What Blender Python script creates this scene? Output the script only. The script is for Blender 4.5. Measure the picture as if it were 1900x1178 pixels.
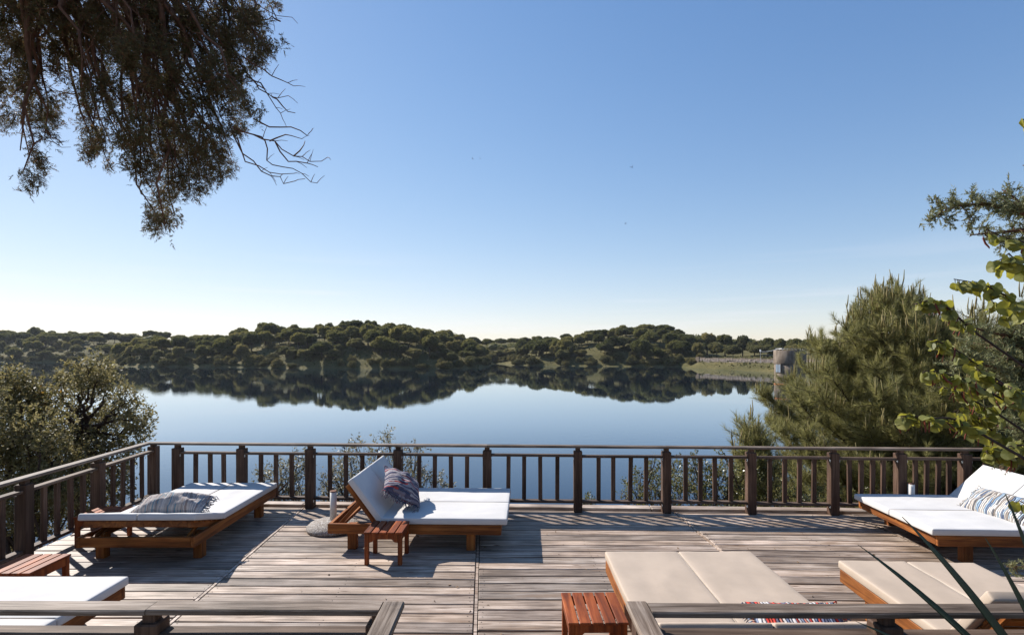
import bpy, math, random
import numpy as np
from mathutils import Vector, Matrix, Euler, noise as mnoise

for o in list(bpy.data.objects):
    bpy.data.objects.remove(o)
SC = bpy.context.scene
COL = SC.collection
R = math.radians
random.seed(7)
RNG = np.random.default_rng(11)

# ------------------------------------------------------------------ camera, sky, sun, exposure
CAM_H = 2.35                      # eye height above the deck (deck top is z = 0)
LAKE_Z = -5.65                    # lake surface
SUN_ELEV, SUN_AZ = R(37.0), R(-52.0)   # azimuth measured from +Y towards +X

cam_data = bpy.data.cameras.new('camera')
cam = bpy.data.objects.new('camera', cam_data)
COL.objects.link(cam)
cam.location = (0, 0, CAM_H)
cam.rotation_euler = (R(90), 0, 0)
cam_data.sensor_width = 36.0
cam_data.lens = 36.0 * 1000.0 / 1900.0
cam_data.shift_y = 61.0 / 1900.0
cam_data.clip_start = 0.05
cam_data.clip_end = 12000
SC.camera = cam

world = bpy.data.worlds.new('World')
SC.world = world
world.use_nodes = True
wn = world.node_tree.nodes
wl = world.node_tree.links
wn.clear()
w_out = wn.new('ShaderNodeOutputWorld')
w_bg = wn.new('ShaderNodeBackground')
sky = wn.new('ShaderNodeTexSky')
sky.sky_type = 'NISHITA'
sky.sun_disc = False
sky.sun_elevation = SUN_ELEV
sky.sun_rotation = SUN_AZ
sky.altitude = 0
sky.air_density = 1.0
sky.dust_density = 0.1
sky.ozone_density = 3.2
w_bg.inputs['Strength'].default_value = 0.10
w_wb = wn.new('ShaderNodeMix'); w_wb.data_type = 'RGBA'; w_wb.blend_type = 'MULTIPLY'   # camera white balance
w_wb.inputs[0].default_value = 1.0
w_wb.inputs[7].default_value = (1.0, 0.893, 0.92, 1)
wl.new(sky.outputs[0], w_wb.inputs[6])
# film-like shoulder over the whole sky: 1.66 c / (1 + 0.145 c)
w_m = wn.new('ShaderNodeVectorMath'); w_m.operation = 'SCALE'; w_m.inputs['Scale'].default_value = 1.66
w_d = wn.new('ShaderNodeVectorMath'); w_d.operation = 'MULTIPLY_ADD'; w_d.inputs[1].default_value = (.145, .145, .145); w_d.inputs[2].default_value = (1, 1, 1)
w_q = wn.new('ShaderNodeVectorMath'); w_q.operation = 'DIVIDE'
wl.new(w_wb.outputs[2], w_m.inputs[0]); wl.new(w_wb.outputs[2], w_d.inputs[0])
wl.new(w_m.outputs[0], w_q.inputs[0]); wl.new(w_d.outputs[0], w_q.inputs[1])
w_hs = wn.new('ShaderNodeHueSaturation'); w_hs.inputs['Saturation'].default_value = 1.28
wl.new(w_q.outputs[0], w_hs.inputs['Color'])
# faint cirrus streaks low in the sky, the same all round
w_tc = wn.new('ShaderNodeTexCoord'); w_mp = wn.new('ShaderNodeMapping'); w_mp.inputs['Scale'].default_value = (2.2, 2.2, 42)
w_nz = wn.new('ShaderNodeTexNoise'); w_nz.inputs['Scale'].default_value = 1.0; w_nz.inputs['Detail'].default_value = 5
w_sx = wn.new('ShaderNodeSeparateXYZ'); w_r1 = wn.new('ShaderNodeMapRange'); w_r2 = wn.new('ShaderNodeMapRange'); w_r1.interpolation_type = 'SMOOTHSTEP'; w_r2.interpolation_type = 'SMOOTHSTEP'
w_r1.inputs[1].default_value = .50; w_r1.inputs[2].default_value = .72; w_r1.inputs[4].default_value = .30
w_r2.inputs[1].default_value = .20; w_r2.inputs[2].default_value = .05; w_r2.inputs[3].default_value = 0.0; w_r2.inputs[4].default_value = 1.0
w_mu = wn.new('ShaderNodeMath'); w_mu.operation = 'MULTIPLY'
w_mc = wn.new('ShaderNodeMix'); w_mc.data_type = 'RGBA'; w_mc.inputs[7].default_value = (6.2, 6.1, 6.5, 1)
wl.new(w_tc.outputs['Generated'], w_mp.inputs['Vector']); wl.new(w_mp.outputs[0], w_nz.inputs['Vector']); wl.new(w_nz.outputs[0], w_r1.inputs[0])
wl.new(w_tc.outputs['Generated'], w_sx.inputs[0]); wl.new(w_sx.outputs[2], w_r2.inputs[0])
wl.new(w_r1.outputs[0], w_mu.inputs[0]); wl.new(w_r2.outputs[0], w_mu.inputs[1]); wl.new(w_mu.outputs[0], w_mc.inputs[0])
wl.new(w_hs.outputs[0], w_mc.inputs[6])
wl.new(w_mc.outputs[2], w_bg.inputs['Color'])
wl.new(w_bg.outputs[0], w_out.inputs['Surface'])

sun_data = bpy.data.lights.new('sun', 'SUN')
sun_data.energy = 5.0
sun_data.angle = R(0.53)
sun_data.color = (1.0, 0.95, 0.88)
sun = bpy.data.objects.new('sun', sun_data)
COL.objects.link(sun)
SUN_DIR = Vector((math.sin(SUN_AZ) * math.cos(SUN_ELEV), math.cos(SUN_AZ) * math.cos(SUN_ELEV), math.sin(SUN_ELEV)))
sun.rotation_euler = SUN_DIR.to_track_quat('Z', 'Y').to_euler()
sun.location = SUN_DIR * 60

SC.view_settings.view_transform = 'Standard'
SC.view_settings.look = 'None'
SC.view_settings.gamma = 1.0
SC.view_settings.use_curve_mapping = False
SC.view_settings.exposure = 0.72
SC.render.engine = 'CYCLES'
SC.cycles.use_denoising = True
SC.cycles.max_bounces = 8
SC.cycles.diffuse_bounces = 3
SC.cycles.glossy_bounces = 3
SC.cycles.transmission_bounces = 4
SC.cycles.transparent_max_bounces = 8
SC.cycles.caustics_reflective = False
SC.cycles.caustics_refractive = False
SC.cycles.sample_clamp_indirect = 6.0


# ------------------------------------------------------------------ helpers
def at(px, py, depth):
    """world point on the sight line of a photo pixel at a given depth"""
    return Vector(((px - 950) / 1000 * depth, depth, CAM_H - (py - 650) / 1000 * depth))


def on(px, py, h):
    """world point where the sight line of a photo pixel meets height h"""
    d = 1000 * (CAM_H - h) / (py - 650)
    return Vector(((px - 950) / 1000 * d, d, h))


def tag(o, label=None, cat=None, group=None, kind=None):
    if label: o['label'] = label
    if cat: o['category'] = cat
    if group: o['group'] = group
    if kind: o['kind'] = kind
    return o


def empty(name, loc=(0, 0, 0), rz=0.0):
    o = bpy.data.objects.new(name, None)
    o.empty_display_size = 0.2
    COL.objects.link(o)
    o.location = loc
    o.rotation_euler = (0, 0, rz)
    return o


def link(name, me, parent=None, loc=None, rot=None, scale=None):
    o = bpy.data.objects.new(name, me)
    COL.objects.link(o)
    if parent is not None: o.parent = parent
    if loc is not None: o.location = loc
    if rot is not None: o.rotation_euler = rot
    if scale is not None: o.scale = scale
    return o


class MB:
    """collects vertices and faces for one mesh"""
    def __init__(self):
        self.v = []; self.f = []; self.n = 0

    def add(self, verts, faces):
        verts = np.asarray(verts, dtype=float).reshape(-1, 3)
        k = self.n
        self.v.append(verts)
        self.f.extend([tuple(i + k for i in f) for f in faces])
        self.n += len(verts)
        return self

    def box(self, x0, x1, y0, y1, z0, z1, b=0.004, M=None):
        v, f = cbox(x0, x1, y0, y1, z0, z1, b)
        if M is not None:
            v = xf(v, M)
        return self.add(v, f)

    def tube(self, pts, rad, seg=6, cap=True):
        v, f = tube(pts, rad, seg, cap)
        return self.add(v, f)

    def mesh(self, name, mat, smooth=False):
        return mesh(name, np.concatenate(self.v), self.f, mat, smooth)

    def build(self, name, mat, parent=None, smooth=False, **k):
        return link(name, self.mesh(name, mat, smooth), parent, **k)


def xf(v, M):
    v = np.asarray(v, dtype=float)
    A = np.array(M)
    return v @ A[:3, :3].T + A[:3, 3]


def mesh(name, v, faces, mat, smooth=False):
    me = bpy.data.meshes.new(name)
    me.from_pydata(np.asarray(v).tolist(), [], [tuple(map(int, f)) for f in faces])
    if mat is not None: me.materials.append(mat)
    if smooth: me.polygons.foreach_set('use_smooth', [True] * len(me.polygons))
    me.update()
    return me


def fast_mesh(name, v, nper, mat, smooth=False):
    """mesh of unconnected polygons with nper vertices each, from an (n*nper,3) array"""
    v = np.ascontiguousarray(v, dtype=np.float32).reshape(-1, 3)
    nv = len(v); nf = nv // nper
    me = bpy.data.meshes.new(name)
    me.vertices.add(nv)
    me.vertices.foreach_set('co', v.ravel())
    me.loops.add(nv)
    me.loops.foreach_set('vertex_index', np.arange(nv, dtype=np.int32))
    me.polygons.add(nf)
    me.polygons.foreach_set('loop_start', np.arange(nf, dtype=np.int32) * nper)
    me.polygons.foreach_set('loop_total', np.full(nf, nper, dtype=np.int32))
    if smooth: me.polygons.foreach_set('use_smooth', np.ones(nf, dtype=bool))
    if mat is not None: me.materials.append(mat)
    me.update(calc_edges=True)
    return me


def cbox(x0, x1, y0, y1, z0, z1, b=0.004):
    """box with chamfered edges: 24 vertices"""
    b = min(b, (x1 - x0) * .3, (y1 - y0) * .3, (z1 - z0) * .3)
    c = np.array([(x0 + x1) / 2, (y0 + y1) / 2, (z0 + z1) / 2])
    h = np.array([(x1 - x0) / 2, (y1 - y0) / 2, (z1 - z0) / 2])
    V = []; idx = {}
    for sx in (-1, 1):
        for sy in (-1, 1):
            for sz in (-1, 1):
                s = np.array([sx, sy, sz])
                for a in range(3):
                    p = s * (h - b); p[a] = s[a] * h[a]
                    idx[(sx, sy, sz, a)] = len(V); V.append(c + p)
    F = []
    for a in range(3):
        u, w = (a + 1) % 3, (a + 2) % 3
        for s in (-1, 1):
            q = []
            for su, sw in ((-1, -1), (1, -1), (1, 1), (-1, 1)):
                k = [0, 0, 0]; k[a] = s; k[u] = su; k[w] = sw
                q.append(idx[(k[0], k[1], k[2], a)])
            F.append(q if s > 0 else q[::-1])
        for su in (-1, 1):                      # edges parallel to axis a
            for sw in (-1, 1):
                q = []
                for sa, ax in ((-1, u), (1, u), (1, w), (-1, w)):
                    k = [0, 0, 0]; k[a] = sa; k[u] = su; k[w] = sw
                    q.append(idx[(k[0], k[1], k[2], ax)])
                F.append(q if su * sw < 0 else q[::-1])
    for sx in (-1, 1):
        for sy in (-1, 1):
            for sz in (-1, 1):
                t = [idx[(sx, sy, sz, a)] for a in range(3)]
                F.append(t if sx * sy * sz > 0 else t[::-1])
    return np.array(V), F


def tube(pts, rad, seg=6, cap=True):
    P = [Vector(p) for p in pts]
    n = len(P)
    if not hasattr(rad, '__len__'): rad = [rad] * n
    V = []; F = []
    up = Vector((0.13, 0.31, 0.94))
    prev = None
    for i in range(n):
        t = (P[min(i + 1, n - 1)] - P[max(i - 1, 0)])
        if t.length < 1e-9: t = Vector((0, 0, 1))
        t.normalize()
        if prev is None:
            a = t.cross(up)
            if a.length < 1e-3: a = t.cross(Vector((1, 0, 0)))
        else:
            a = prev - t * prev.dot(t)
            if a.length < 1e-6: a = t.cross(up)
        a.normalize(); prev = a
        b = t.cross(a)
        for k in range(seg):
            an = 2 * math.pi * k / seg
            V.append(P[i] + (a * math.cos(an) + b * math.sin(an)) * rad[i])
    for i in range(n - 1):
        for k in range(seg):
            k2 = (k + 1) % seg
            F.append((i * seg + k, i * seg + k2, (i + 1) * seg + k2, (i + 1) * seg + k))
    if cap:
        F.append(tuple(range(seg))[::-1]); F.append(tuple((n - 1) * seg + k for k in range(seg)))
    return np.array([tuple(p) for p in V]), F


def revolve(profile, seg=32):
    """profile: list of (r, z) from bottom to top"""
    V = []; F = []
    n = len(profile)
    for r, z in profile:
        for k in range(seg):
            a = 2 * math.pi * k / seg
            V.append((r * math.cos(a), r * math.sin(a), z))
    for i in range(n - 1):
        for k in range(seg):
            k2 = (k + 1) % seg
            F.append((i * seg + k, i * seg + k2, (i + 1) * seg + k2, (i + 1) * seg + k))
    F.append(tuple(range(seg))[::-1]); F.append(tuple((n - 1) * seg + k for k in range(seg)))
    return np.array(V), F


def unit(a):
    return a / np.maximum(np.linalg.norm(a, axis=-1, keepdims=True), 1e-9)


def rand_dirs(n, rng=RNG):
    return unit(rng.normal(size=(n, 3)))


def diamonds(p, d, length, width, rng=RNG, fold=0.25):
    """one four-sided leaf per point p, along d; returns (n*4,3)"""
    n = len(p)
    s = unit(np.cross(d, rand_dirs(n, rng)))
    up = np.cross(s, d)
    L = np.asarray(length).reshape(-1, 1); W = np.asarray(width).reshape(-1, 1)
    m = p + d * L * 0.45 + up * W * fold
    out = np.stack([p, m + s * W * .5, p + d * L, m - s * W * .5], axis=1)
    return out.reshape(-1, 3)


def spikes(p, d, length, width, rng=RNG):
    """one thin triangle per point"""
    n = len(p)
    s = unit(np.cross(d, rand_dirs(n, rng)))
    L = np.asarray(length).reshape(-1, 1); W = np.asarray(width).reshape(-1, 1)
    out = np.stack([p - s * W * .5, p + s * W * .5, p + d * L], axis=1)
    return out.reshape(-1, 3)


# ------------------------------------------------------------------ materials
def new_mat(name):
    m = bpy.data.materials.new(name)
    m.use_nodes = True
    nt = m.node_tree
    b = nt.nodes['Principled BSDF']
    return m, nt, b


def N(nt, kind, **kw):
    n = nt.nodes.new(kind)
    for k, v in kw.items():
        setattr(n, k, v)
    return n


def ramp(nt, stops, interp='LINEAR'):
    r = N(nt, 'ShaderNodeValToRGB')
    cr = r.color_ramp
    cr.interpolation = interp
    while len(cr.elements) < len(stops): cr.elements.new(0.5)
    for e, (p, c) in zip(cr.elements, stops):
        e.position = p
        e.color = (c[0], c[1], c[2], 1)
    return r


def coords(nt, scale=(1, 1, 1), kind='Object', jitter=True):
    tc = N(nt, 'ShaderNodeTexCoord')
    src = tc.outputs[kind]
    if jitter:
        oi = N(nt, 'ShaderNodeObjectInfo')
        mul = N(nt, 'ShaderNodeMath', operation='MULTIPLY'); mul.inputs[1].default_value = 91.7
        nt.links.new(oi.outputs['Random'], mul.inputs[0])
        ad = N(nt, 'ShaderNodeVectorMath', operation='ADD')
        nt.links.new(src, ad.inputs[0]); nt.links.new(mul.outputs[0], ad.inputs[1])
        src = ad.outputs[0]
    mp = N(nt, 'ShaderNodeMapping')
    mp.inputs['Scale'].default_value = scale
    nt.links.new(src, mp.inputs['Vector'])
    return mp.outputs[0]


def noise_tex(nt, vec, scale, detail=5, rough=0.6, dist=0.0):
    n = N(nt, 'ShaderNodeTexNoise')
    n.inputs['Scale'].default_value = scale
    n.inputs['Detail'].default_value = detail
    n.inputs['Roughness'].default_value = rough
    n.inputs['Distortion'].default_value = dist
    nt.links.new(vec, n.inputs['Vector'])
    return n.outputs[0]


def mixc(nt, a, b, fac, mode='MIX'):
    m = N(nt, 'ShaderNodeMix', data_type='RGBA', blend_type=mode)
    for sock, val in ((m.inputs[6], a), (m.inputs[7], b), (m.inputs[0], fac)):
        if isinstance(val, (int, float)): sock.default_value = val
        elif isinstance(val, tuple): sock.default_value = (*val, 1)
        else: nt.links.new(val, sock)
    return m.outputs[2]


def bump(nt, b, height, strength=0.3, dist=0.01):
    bp = N(nt, 'ShaderNodeBump')
    bp.inputs['Strength'].default_value = strength
    bp.inputs['Distance'].default_value = dist
    nt.links.new(height, bp.inputs['Height'])
    nt.links.new(bp.outputs[0], b.inputs['Normal'])
    return bp


def wood(name, dark, mid, light, axis=0, rough=0.75, grain=26, spec=0.3, stain=None, vary=0.35, bmp=0.25):
    m, nt, b = new_mat(name)
    sc = [grain, grain, grain]; sc[axis] = grain / 18
    v = coords(nt, tuple(sc))
    g = noise_tex(nt, v, 1.0, 7, 0.65, 0.6)
    rp = ramp(nt, [(0.36, dark), (0.50, mid), (0.64, light)])
    nt.links.new(g, rp.inputs[0])
    col = rp.outputs[0]
    v2 = coords(nt, (1, 1, 1))
    big = noise_tex(nt, v2, 2.2, 3, 0.5)
    rb = ramp(nt, [(0.36, (.62, .59, .56)), (0.62, (1.15, 1.13, 1.11))])
    nt.links.new(big, rb.inputs[0])
    col = mixc(nt, col, rb.outputs[0], 0.8, 'MULTIPLY')
    oi = N(nt, 'ShaderNodeObjectInfo')
    ro = ramp(nt, [(0, (1 - vary,) * 3), (1, (1 + vary * .35,) * 3)])
    nt.links.new(oi.outputs['Random'], ro.inputs[0])
    col = mixc(nt, col, ro.outputs[0], 1.0, 'MULTIPLY')
    if stain:
        sn = noise_tex(nt, coords(nt, (1.2, 6, 1), jitter=True), 1.0, 4, 0.6)
        rs = ramp(nt, [(0.56, (0, 0, 0)), (0.74, (1, 1, 1))])
        nt.links.new(sn, rs.inputs[0])
        col = mixc(nt, col, stain, rs.outputs[0])
    if stain:
        vk = N(nt, 'ShaderNodeTexVoronoi'); vk.inputs['Scale'].default_value = 1.0
        nt.links.new(coords(nt, (2.1, 9.0, 2.0)), vk.inputs['Vector'])
        rk = ramp(nt, [(0.035, (.22, .16, .13)), (0.075, (.62, .55, .5)), (0.12, (1, 1, 1))])
        nt.links.new(vk.outputs['Distance'], rk.inputs[0])
        col = mixc(nt, col, rk.outputs[0], 0.85, 'MULTIPLY')
        streak = noise_tex(nt, coords(nt, (1.1, 85, 20)), 1.0, 4, 0.7, 0.3)
        rk2 = ramp(nt, [(0.30, (.45, .42, .40)), (0.42, (1, 1, 1))])
        nt.links.new(streak, rk2.inputs[0])
        col = mixc(nt, col, rk2.outputs[0], 0.8, 'MULTIPLY')
        hue = ramp(nt, [(0.0, (1.0, .96, .92)), (0.35, (1.03, 1.0, .99)), (0.7, (1.0, .93, .86)), (1.0, (.98, .99, 1.0))])
        fr_ = N(nt, 'ShaderNodeMath', operation='FRACT'); mu_ = N(nt, 'ShaderNodeMath', operation='MULTIPLY'); mu_.inputs[1].default_value = 7.31
        nt.links.new(oi.outputs['Random'], mu_.inputs[0]); nt.links.new(mu_.outputs[0], fr_.inputs[0]); nt.links.new(fr_.outputs[0], hue.inputs[0])
        col = mixc(nt, col, hue.outputs[0], 1.0, 'MULTIPLY')
    nt.links.new(col, b.inputs['Base Color'])
    b.inputs['Roughness'].default_value = rough
    b.inputs['Specular IOR Level'].default_value = spec
    bump(nt, b, g, bmp, 0.004)
    return m


M_DECK = wood('weathered_deck_wood', (.145, .103, .072), (.37, .295, .238), (.55, .47, .405), 0, 0.55, 30, 0.42,
              stain=(.21, .14, .09), vary=0.48, bmp=0.45)
M_RAILCAP = wood('grey_rail_wood', (.080, .055, .038), (.17, .128, .098), (.28, .228, .188), 0, 0.68, 34, 0.25, vary=0.25, bmp=0.8)
M_POST = wood('brown_post_wood', (.050, .028, .018), (.088, .050, .033), (.13, .08, .055), 2, 0.7, 30, 0.2, vary=0.25)
M_RAILDK = wood('brown_rail_wood', (.062, .040, .028), (.11, .074, .054), (.165, .12, .093), 0, 0.7, 30, 0.2, vary=0.2)
M_TEAK = wood('red_brown_stained_wood', (.12, .037, .008), (.245, .080, .018), (.36, .135, .032), 0, 0.62, 22, 0.22, vary=0.18, bmp=0.12)
M_TEAKZ = wood('red_brown_stained_wood_upright', (.12, .037, .008), (.245, .080, .018), (.36, .135, .032), 2, 0.62, 22, 0.22, vary=0.18, bmp=0.12)
M_TABLE = wood('red_varnished_wood', (.13, .030, .008), (.25, .058, .014), (.36, .10, .026), 1, 0.6, 20, 0.22, vary=0.25, bmp=0.1)
M_TABLEZ = wood('red_varnished_wood_upright', (.13, .032, .009), (.24, .058, .014), (.35, .10, .026), 2, 0.6, 20, 0.22, vary=0.2, bmp=0.1)


def fabric(name, col, var=0.06, rough=0.85):
    m, nt, b = new_mat(name)
    v = coords(nt)
    n = noise_tex(nt, v, 2.5, 5, 0.6)
    lo = tuple(c * (1 - var * 2) for c in col); hi = tuple(min(1, c * (1 + var)) for c in col)
    rp = ramp(nt, [(0.3, lo), (0.65, hi)])
    nt.links.new(n, rp.inputs[0])
    spk = noise_tex(nt, v, 38, 2, 0.5)
    rs = ramp(nt, [(0.74, (1, 1, 1)), (0.80, (.55, .50, .46))])
    nt.links.new(spk, rs.inputs[0])
    c = mixc(nt, rp.outputs[0], rs.outputs[0], 0.6, 'MULTIPLY')
    nt.links.new(c, b.inputs['Base Color'])
    b.inputs['Roughness'].default_value = rough
    b.inputs['Specular IOR Level'].default_value = 0.2
    w = noise_tex(nt, v, 420, 2, 0.5)
    bump(nt, b, w, 0.15, 0.001)
    return m


M_WHITE = fabric('white_canvas', (.56, .54, .52), 0.04)
M_BEIGE = fabric('beige_waterproof_cover', (.42, .335, .262), 0.05, 0.6)


def rag_material(name, cols, scale=62):
    """woven rag strips: each strip across the pillow takes its own colour"""
    m, nt, b = new_mat(name)
    tc = N(nt, 'ShaderNodeTexCoord')
    wob = noise_tex(nt, tc.outputs['Object'], 9, 3, 0.6)
    sep = N(nt, 'ShaderNodeSeparateXYZ'); nt.links.new(tc.outputs['Object'], sep.inputs[0])
    def math_(op, a, b_=None, c=None):
        n = N(nt, 'ShaderNodeMath', operation=op)
        for k, v in enumerate((a, b_, c)):
            if v is None: continue
            if isinstance(v, (int, float)): n.inputs[k].default_value = v
            else: nt.links.new(v, n.inputs[k])
        return n.outputs[0]
    x = math_('MULTIPLY_ADD', wob, 0.035, sep.outputs[0])
    sx = math_('MULTIPLY', x, scale)
    ix = math_('FLOOR', sx)
    off = math_('MULTIPLY', ix, 0.37)
    iy = math_('FLOOR', math_('MULTIPLY_ADD', sep.outputs[1], 6.0, off))
    cb = N(nt, 'ShaderNodeCombineXYZ'); nt.links.new(ix, cb.inputs[0]); nt.links.new(iy, cb.inputs[1])
    wnz = N(nt, 'ShaderNodeTexWhiteNoise', noise_dimensions='2D')
    nt.links.new(cb.outputs[0], wnz.inputs['Vector'])
    rp = ramp(nt, [(k / len(cols), c) for k, c in enumerate(cols)], 'CONSTANT')
    nt.links.new(wnz.outputs['Value'], rp.inputs[0])
    fx = math_('FRACT', sx)
    edge = math_('MULTIPLY', math_('SUBTRACT', 1.0, fx), math_('MULTIPLY', fx, 4.0))
    nt.links.new(rp.outputs[0], b.inputs['Base Color'])
    b.inputs['Roughness'].default_value = 0.95
    b.inputs['Specular IOR Level'].default_value = 0.1
    bump(nt, b, edge, 0.9, 0.012)
    return m


GREYRAG = [(.36, .35, .36), (.58, .51, .47), (.64, .58, .54), (.48, .44, .43), (.60, .53, .49), (.54, .47, .43), (.18, .32, .40), (.66, .60, .57), (.56, .49, .45), (.34, .27, .25)]
BLUERAG = [(.44, .40, .36), (.54, .52, .50), (.12, .15, .22), (.50, .47, .44), (.22, .30, .40), (.55, .53, .51), (.26, .22, .19), (.48, .44, .40), (.33, .40, .46), (.10, .10, .11)]
REDRAG = [(.52, .05, .04), (.50, .47, .46), (.55, .09, .06), (.12, .14, .22), (.52, .50, .50), (.26, .30, .40), (.50, .06, .05), (.46, .44, .44), (.08, .08, .12), (.5, .2, .15)]
PLUMRAG = [(.10, .09, .13), (.30, .26, .28), (.40, .36, .37), (.08, .08, .14), (.36, .32, .34), (.20, .17, .20), (.42, .38, .38), (.42, .06, .05), (.28, .25, .28), (.06, .07, .12)]
M_RAG = {'grey': rag_material('grey_rag_weave', GREYRAG, 95), 'blue': rag_material('blue_striped_rag_weave', BLUERAG, 48),
         'red': rag_material('red_rag_weave', REDRAG, 50), 'plum': rag_material('plum_rag_weave', PLUMRAG)}


def plain(name, col, rough=0.6, metal=0.0, var=0.15, scale=6, spec=0.4, bmp=0.0, kind='Object'):
    m, nt, b = new_mat(name)
    v = coords(nt, kind=kind, jitter=False)
    n = noise_tex(nt, v, scale, 6, 0.65)
    rp = ramp(nt, [(0.28, tuple(c * (1 - var) for c in col)), (0.72, tuple(c * (1 + var) for c in col))])
    nt.links.new(n, rp.inputs[0])
    nt.links.new(rp.outputs[0], b.inputs['Base Color'])
    b.inputs['Roughness'].default_value = rough
    b.inputs['Metallic'].default_value = metal
    b.inputs['Specular IOR Level'].default_value = spec
    if bmp: bump(nt, b, n, bmp, 0.02)
    return m


M_STEEL = plain('galvanised_steel', (.55, .55, .55), 0.45, 0.8)
M_TUBE = plain('white_plastic_tube', (.66, .62, .57), 0.5)
M_RUST = plain('rusty_steel', (.16, .07, .04), 0.8, 0.2, 0.5, 60)
M_NAIL = plain('dark_nail_head', (.03, .025, .022), 0.7, 0.2)
M_PIPING = plain('grey_seam_piping', (.42, .36, .30), 0.8)


def aggregate():
    m, nt, b = new_mat('exposed_aggregate')
    v = coords(nt)
    vo = N(nt, 'ShaderNodeTexVoronoi'); vo.inputs['Scale'].default_value = 85
    nt.links.new(v, vo.inputs['Vector'])
    rp = ramp(nt, [(0, (.09, .075, .06)), (.35, (.22, .18, .15)), (.6, (.34, .30, .26)), (1, (.5, .47, .44))])
    nt.links.new(vo.outputs['Color'], rp.inputs[0])
    nt.links.new(rp.outputs[0], b.inputs['Base Color'])
    b.inputs['Roughness'].default_value = 0.85
    bump(nt, b, vo.outputs['Distance'], 0.8, 0.01).invert = True
    return m


M_AGG = aggregate()


def leaf_mat(name, cols, trans=0.35, rough=0.45, spec=0.4, obj_var=0.0, tcol=None):
    """foliage: colour varies leaf by leaf (mesh island) and plant by plant"""
    m, nt, b = new_mat(name)
    geo = N(nt, 'ShaderNodeNewGeometry')
    k = len(cols)
    rp = ramp(nt, [(i / max(1, k - 1), c) for i, c in enumerate(cols)])
    nt.links.new(geo.outputs['Random Per Island'], rp.inputs[0])
    col = rp.outputs[0]
    if obj_var:
        oi = N(nt, 'ShaderNodeObjectInfo')
        ro = ramp(nt, [(0, (1 - obj_var, 1 - obj_var * .9, 1 - obj_var)), (.5, (1.0, 1.0, .85)), (1, (1 + obj_var, 1 + obj_var * .7, 1 + obj_var * .2))])
        nt.links.new(oi.outputs['Random'], ro.inputs[0])
        col = mixc(nt, col, ro.outputs[0], 1.0, 'MULTIPLY')
    nt.links.new(col, b.inputs['Base Color'])
    b.inputs['Roughness'].default_value = rough
    b.inputs['Specular IOR Level'].default_value = spec
    if trans > 0:
        out = nt.nodes['Material Output']
        tr = N(nt, 'ShaderNodeBsdfTranslucent')
        if tcol: nt.links.new(mixc(nt, col, tcol, 0.75), tr.inputs['Color'])
        else: nt.links.new(col, tr.inputs['Color'])
        mx = N(nt, 'ShaderNodeMixShader'); mx.inputs[0].default_value = trans
        nt.links.new(b.outputs[0], mx.inputs[1]); nt.links.new(tr.outputs[0], mx.inputs[2])
        nt.links.new(mx.outputs[0], out.inputs['Surface'])
    return m


M_PINEFAR = leaf_mat('stone_pine_foliage', [(.090, .095, .034), (.135, .136, .050), (.178, .170, .070), (.11, .112, .043)], 0.5, 0.6, 0.2, 0.5)
M_OAKFAR = leaf_mat('oak_foliage', [(.112, .112, .048), (.16, .152, .068), (.21, .192, .095), (.13, .128, .056)], 0.5, 0.6, 0.2, 0.5)
M_SCRUBFAR = leaf_mat('shore_scrub_foliage', [(.10, .10, .038), (.15, .14, .055), (.20, .175, .08), (.13, .11, .07)], 0.3, 0.7, 0.2, 0.4)
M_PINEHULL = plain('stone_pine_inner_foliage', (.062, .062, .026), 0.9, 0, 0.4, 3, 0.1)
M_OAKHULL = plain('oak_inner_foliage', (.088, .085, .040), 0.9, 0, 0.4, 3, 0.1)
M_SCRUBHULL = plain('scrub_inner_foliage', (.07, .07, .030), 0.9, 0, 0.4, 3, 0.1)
M_BARK = plain('grey_brown_bark', (.085, .062, .048), 0.9, 0, 0.4, 14, 0.2, 0.5)
M_TWIG = plain('dark_twig_bark', (.055, .036, .028), 0.85, 0, 0.35, 20, 0.2)
M_JUNBARK = plain('reddish_juniper_bark', (.115, .060, .040), 0.85, 0, 0.4, 20, 0.2)
M_OLIVE = leaf_mat('small_grey_green_leaves', [(.13, .12, .044), (.18, .16, .062), (.225, .19, .085), (.27, .235, .125), (.18, .14, .05)], 0.5, 0.55, 0.25)
M_GOLD = leaf_mat('young_orange_leaves', [(.11, .11, .04), (.16, .14, .04), (.30, .17, .035), (.13, .12, .045), (.12, .115, .05)], 0.35, 0.45, 0.4)
M_SILVER = leaf_mat('silvery_shrub_leaves', [(.17, .16, .095), (.25, .235, .155), (.34, .32, .24), (.17, .15, .07), (.25, .21, .11)], 0.35, 0.45, 0.45)
M_SHRUBG = leaf_mat('glossy_shrub_leaves', [(.08, .095, .03), (.13, .14, .045), (.19, .175, .06), (.24, .20, .08)], 0.4, 0.35, 0.5)
M_NEEDLE = leaf_mat('pine_needles', [(.16, .158, .052), (.225, .215, .072), (.28, .26, .098), (.33, .30, .14)], 0.6, 0.5, 0.4)
M_CANDLE = leaf_mat('pine_candle_shoots', [(.17, .15, .05), (.25, .19, .08), (.22, .19, .07)], 0.1, 0.6, 0.2)
M_JUN = leaf_mat('juniper_scale_foliage', [(.085, .085, .036), (.11, .108, .045), (.10, .068, .036), (.17, .088, .042), (.095, .092, .042)], 0.35, 0.6, 0.25)
M_JUNR = leaf_mat('green_juniper_foliage', [(.12, .135, .062), (.17, .182, .085), (.22, .22, .11), (.17, .155, .06)], 0.35, 0.55, 0.3)
M_CERCIS = leaf_mat('judas_tree_leaf', [(.15, .165, .05), (.21, .215, .08)], 0.45, 0.5, 0.28, 0.45, tcol=(.40, .36, .03))
M_POD = leaf_mat('red_brown_seed_pod', [(.15, .030, .018), (.21, .05, .03)], 0.25, 0.5, 0.3, 0.3)
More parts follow.
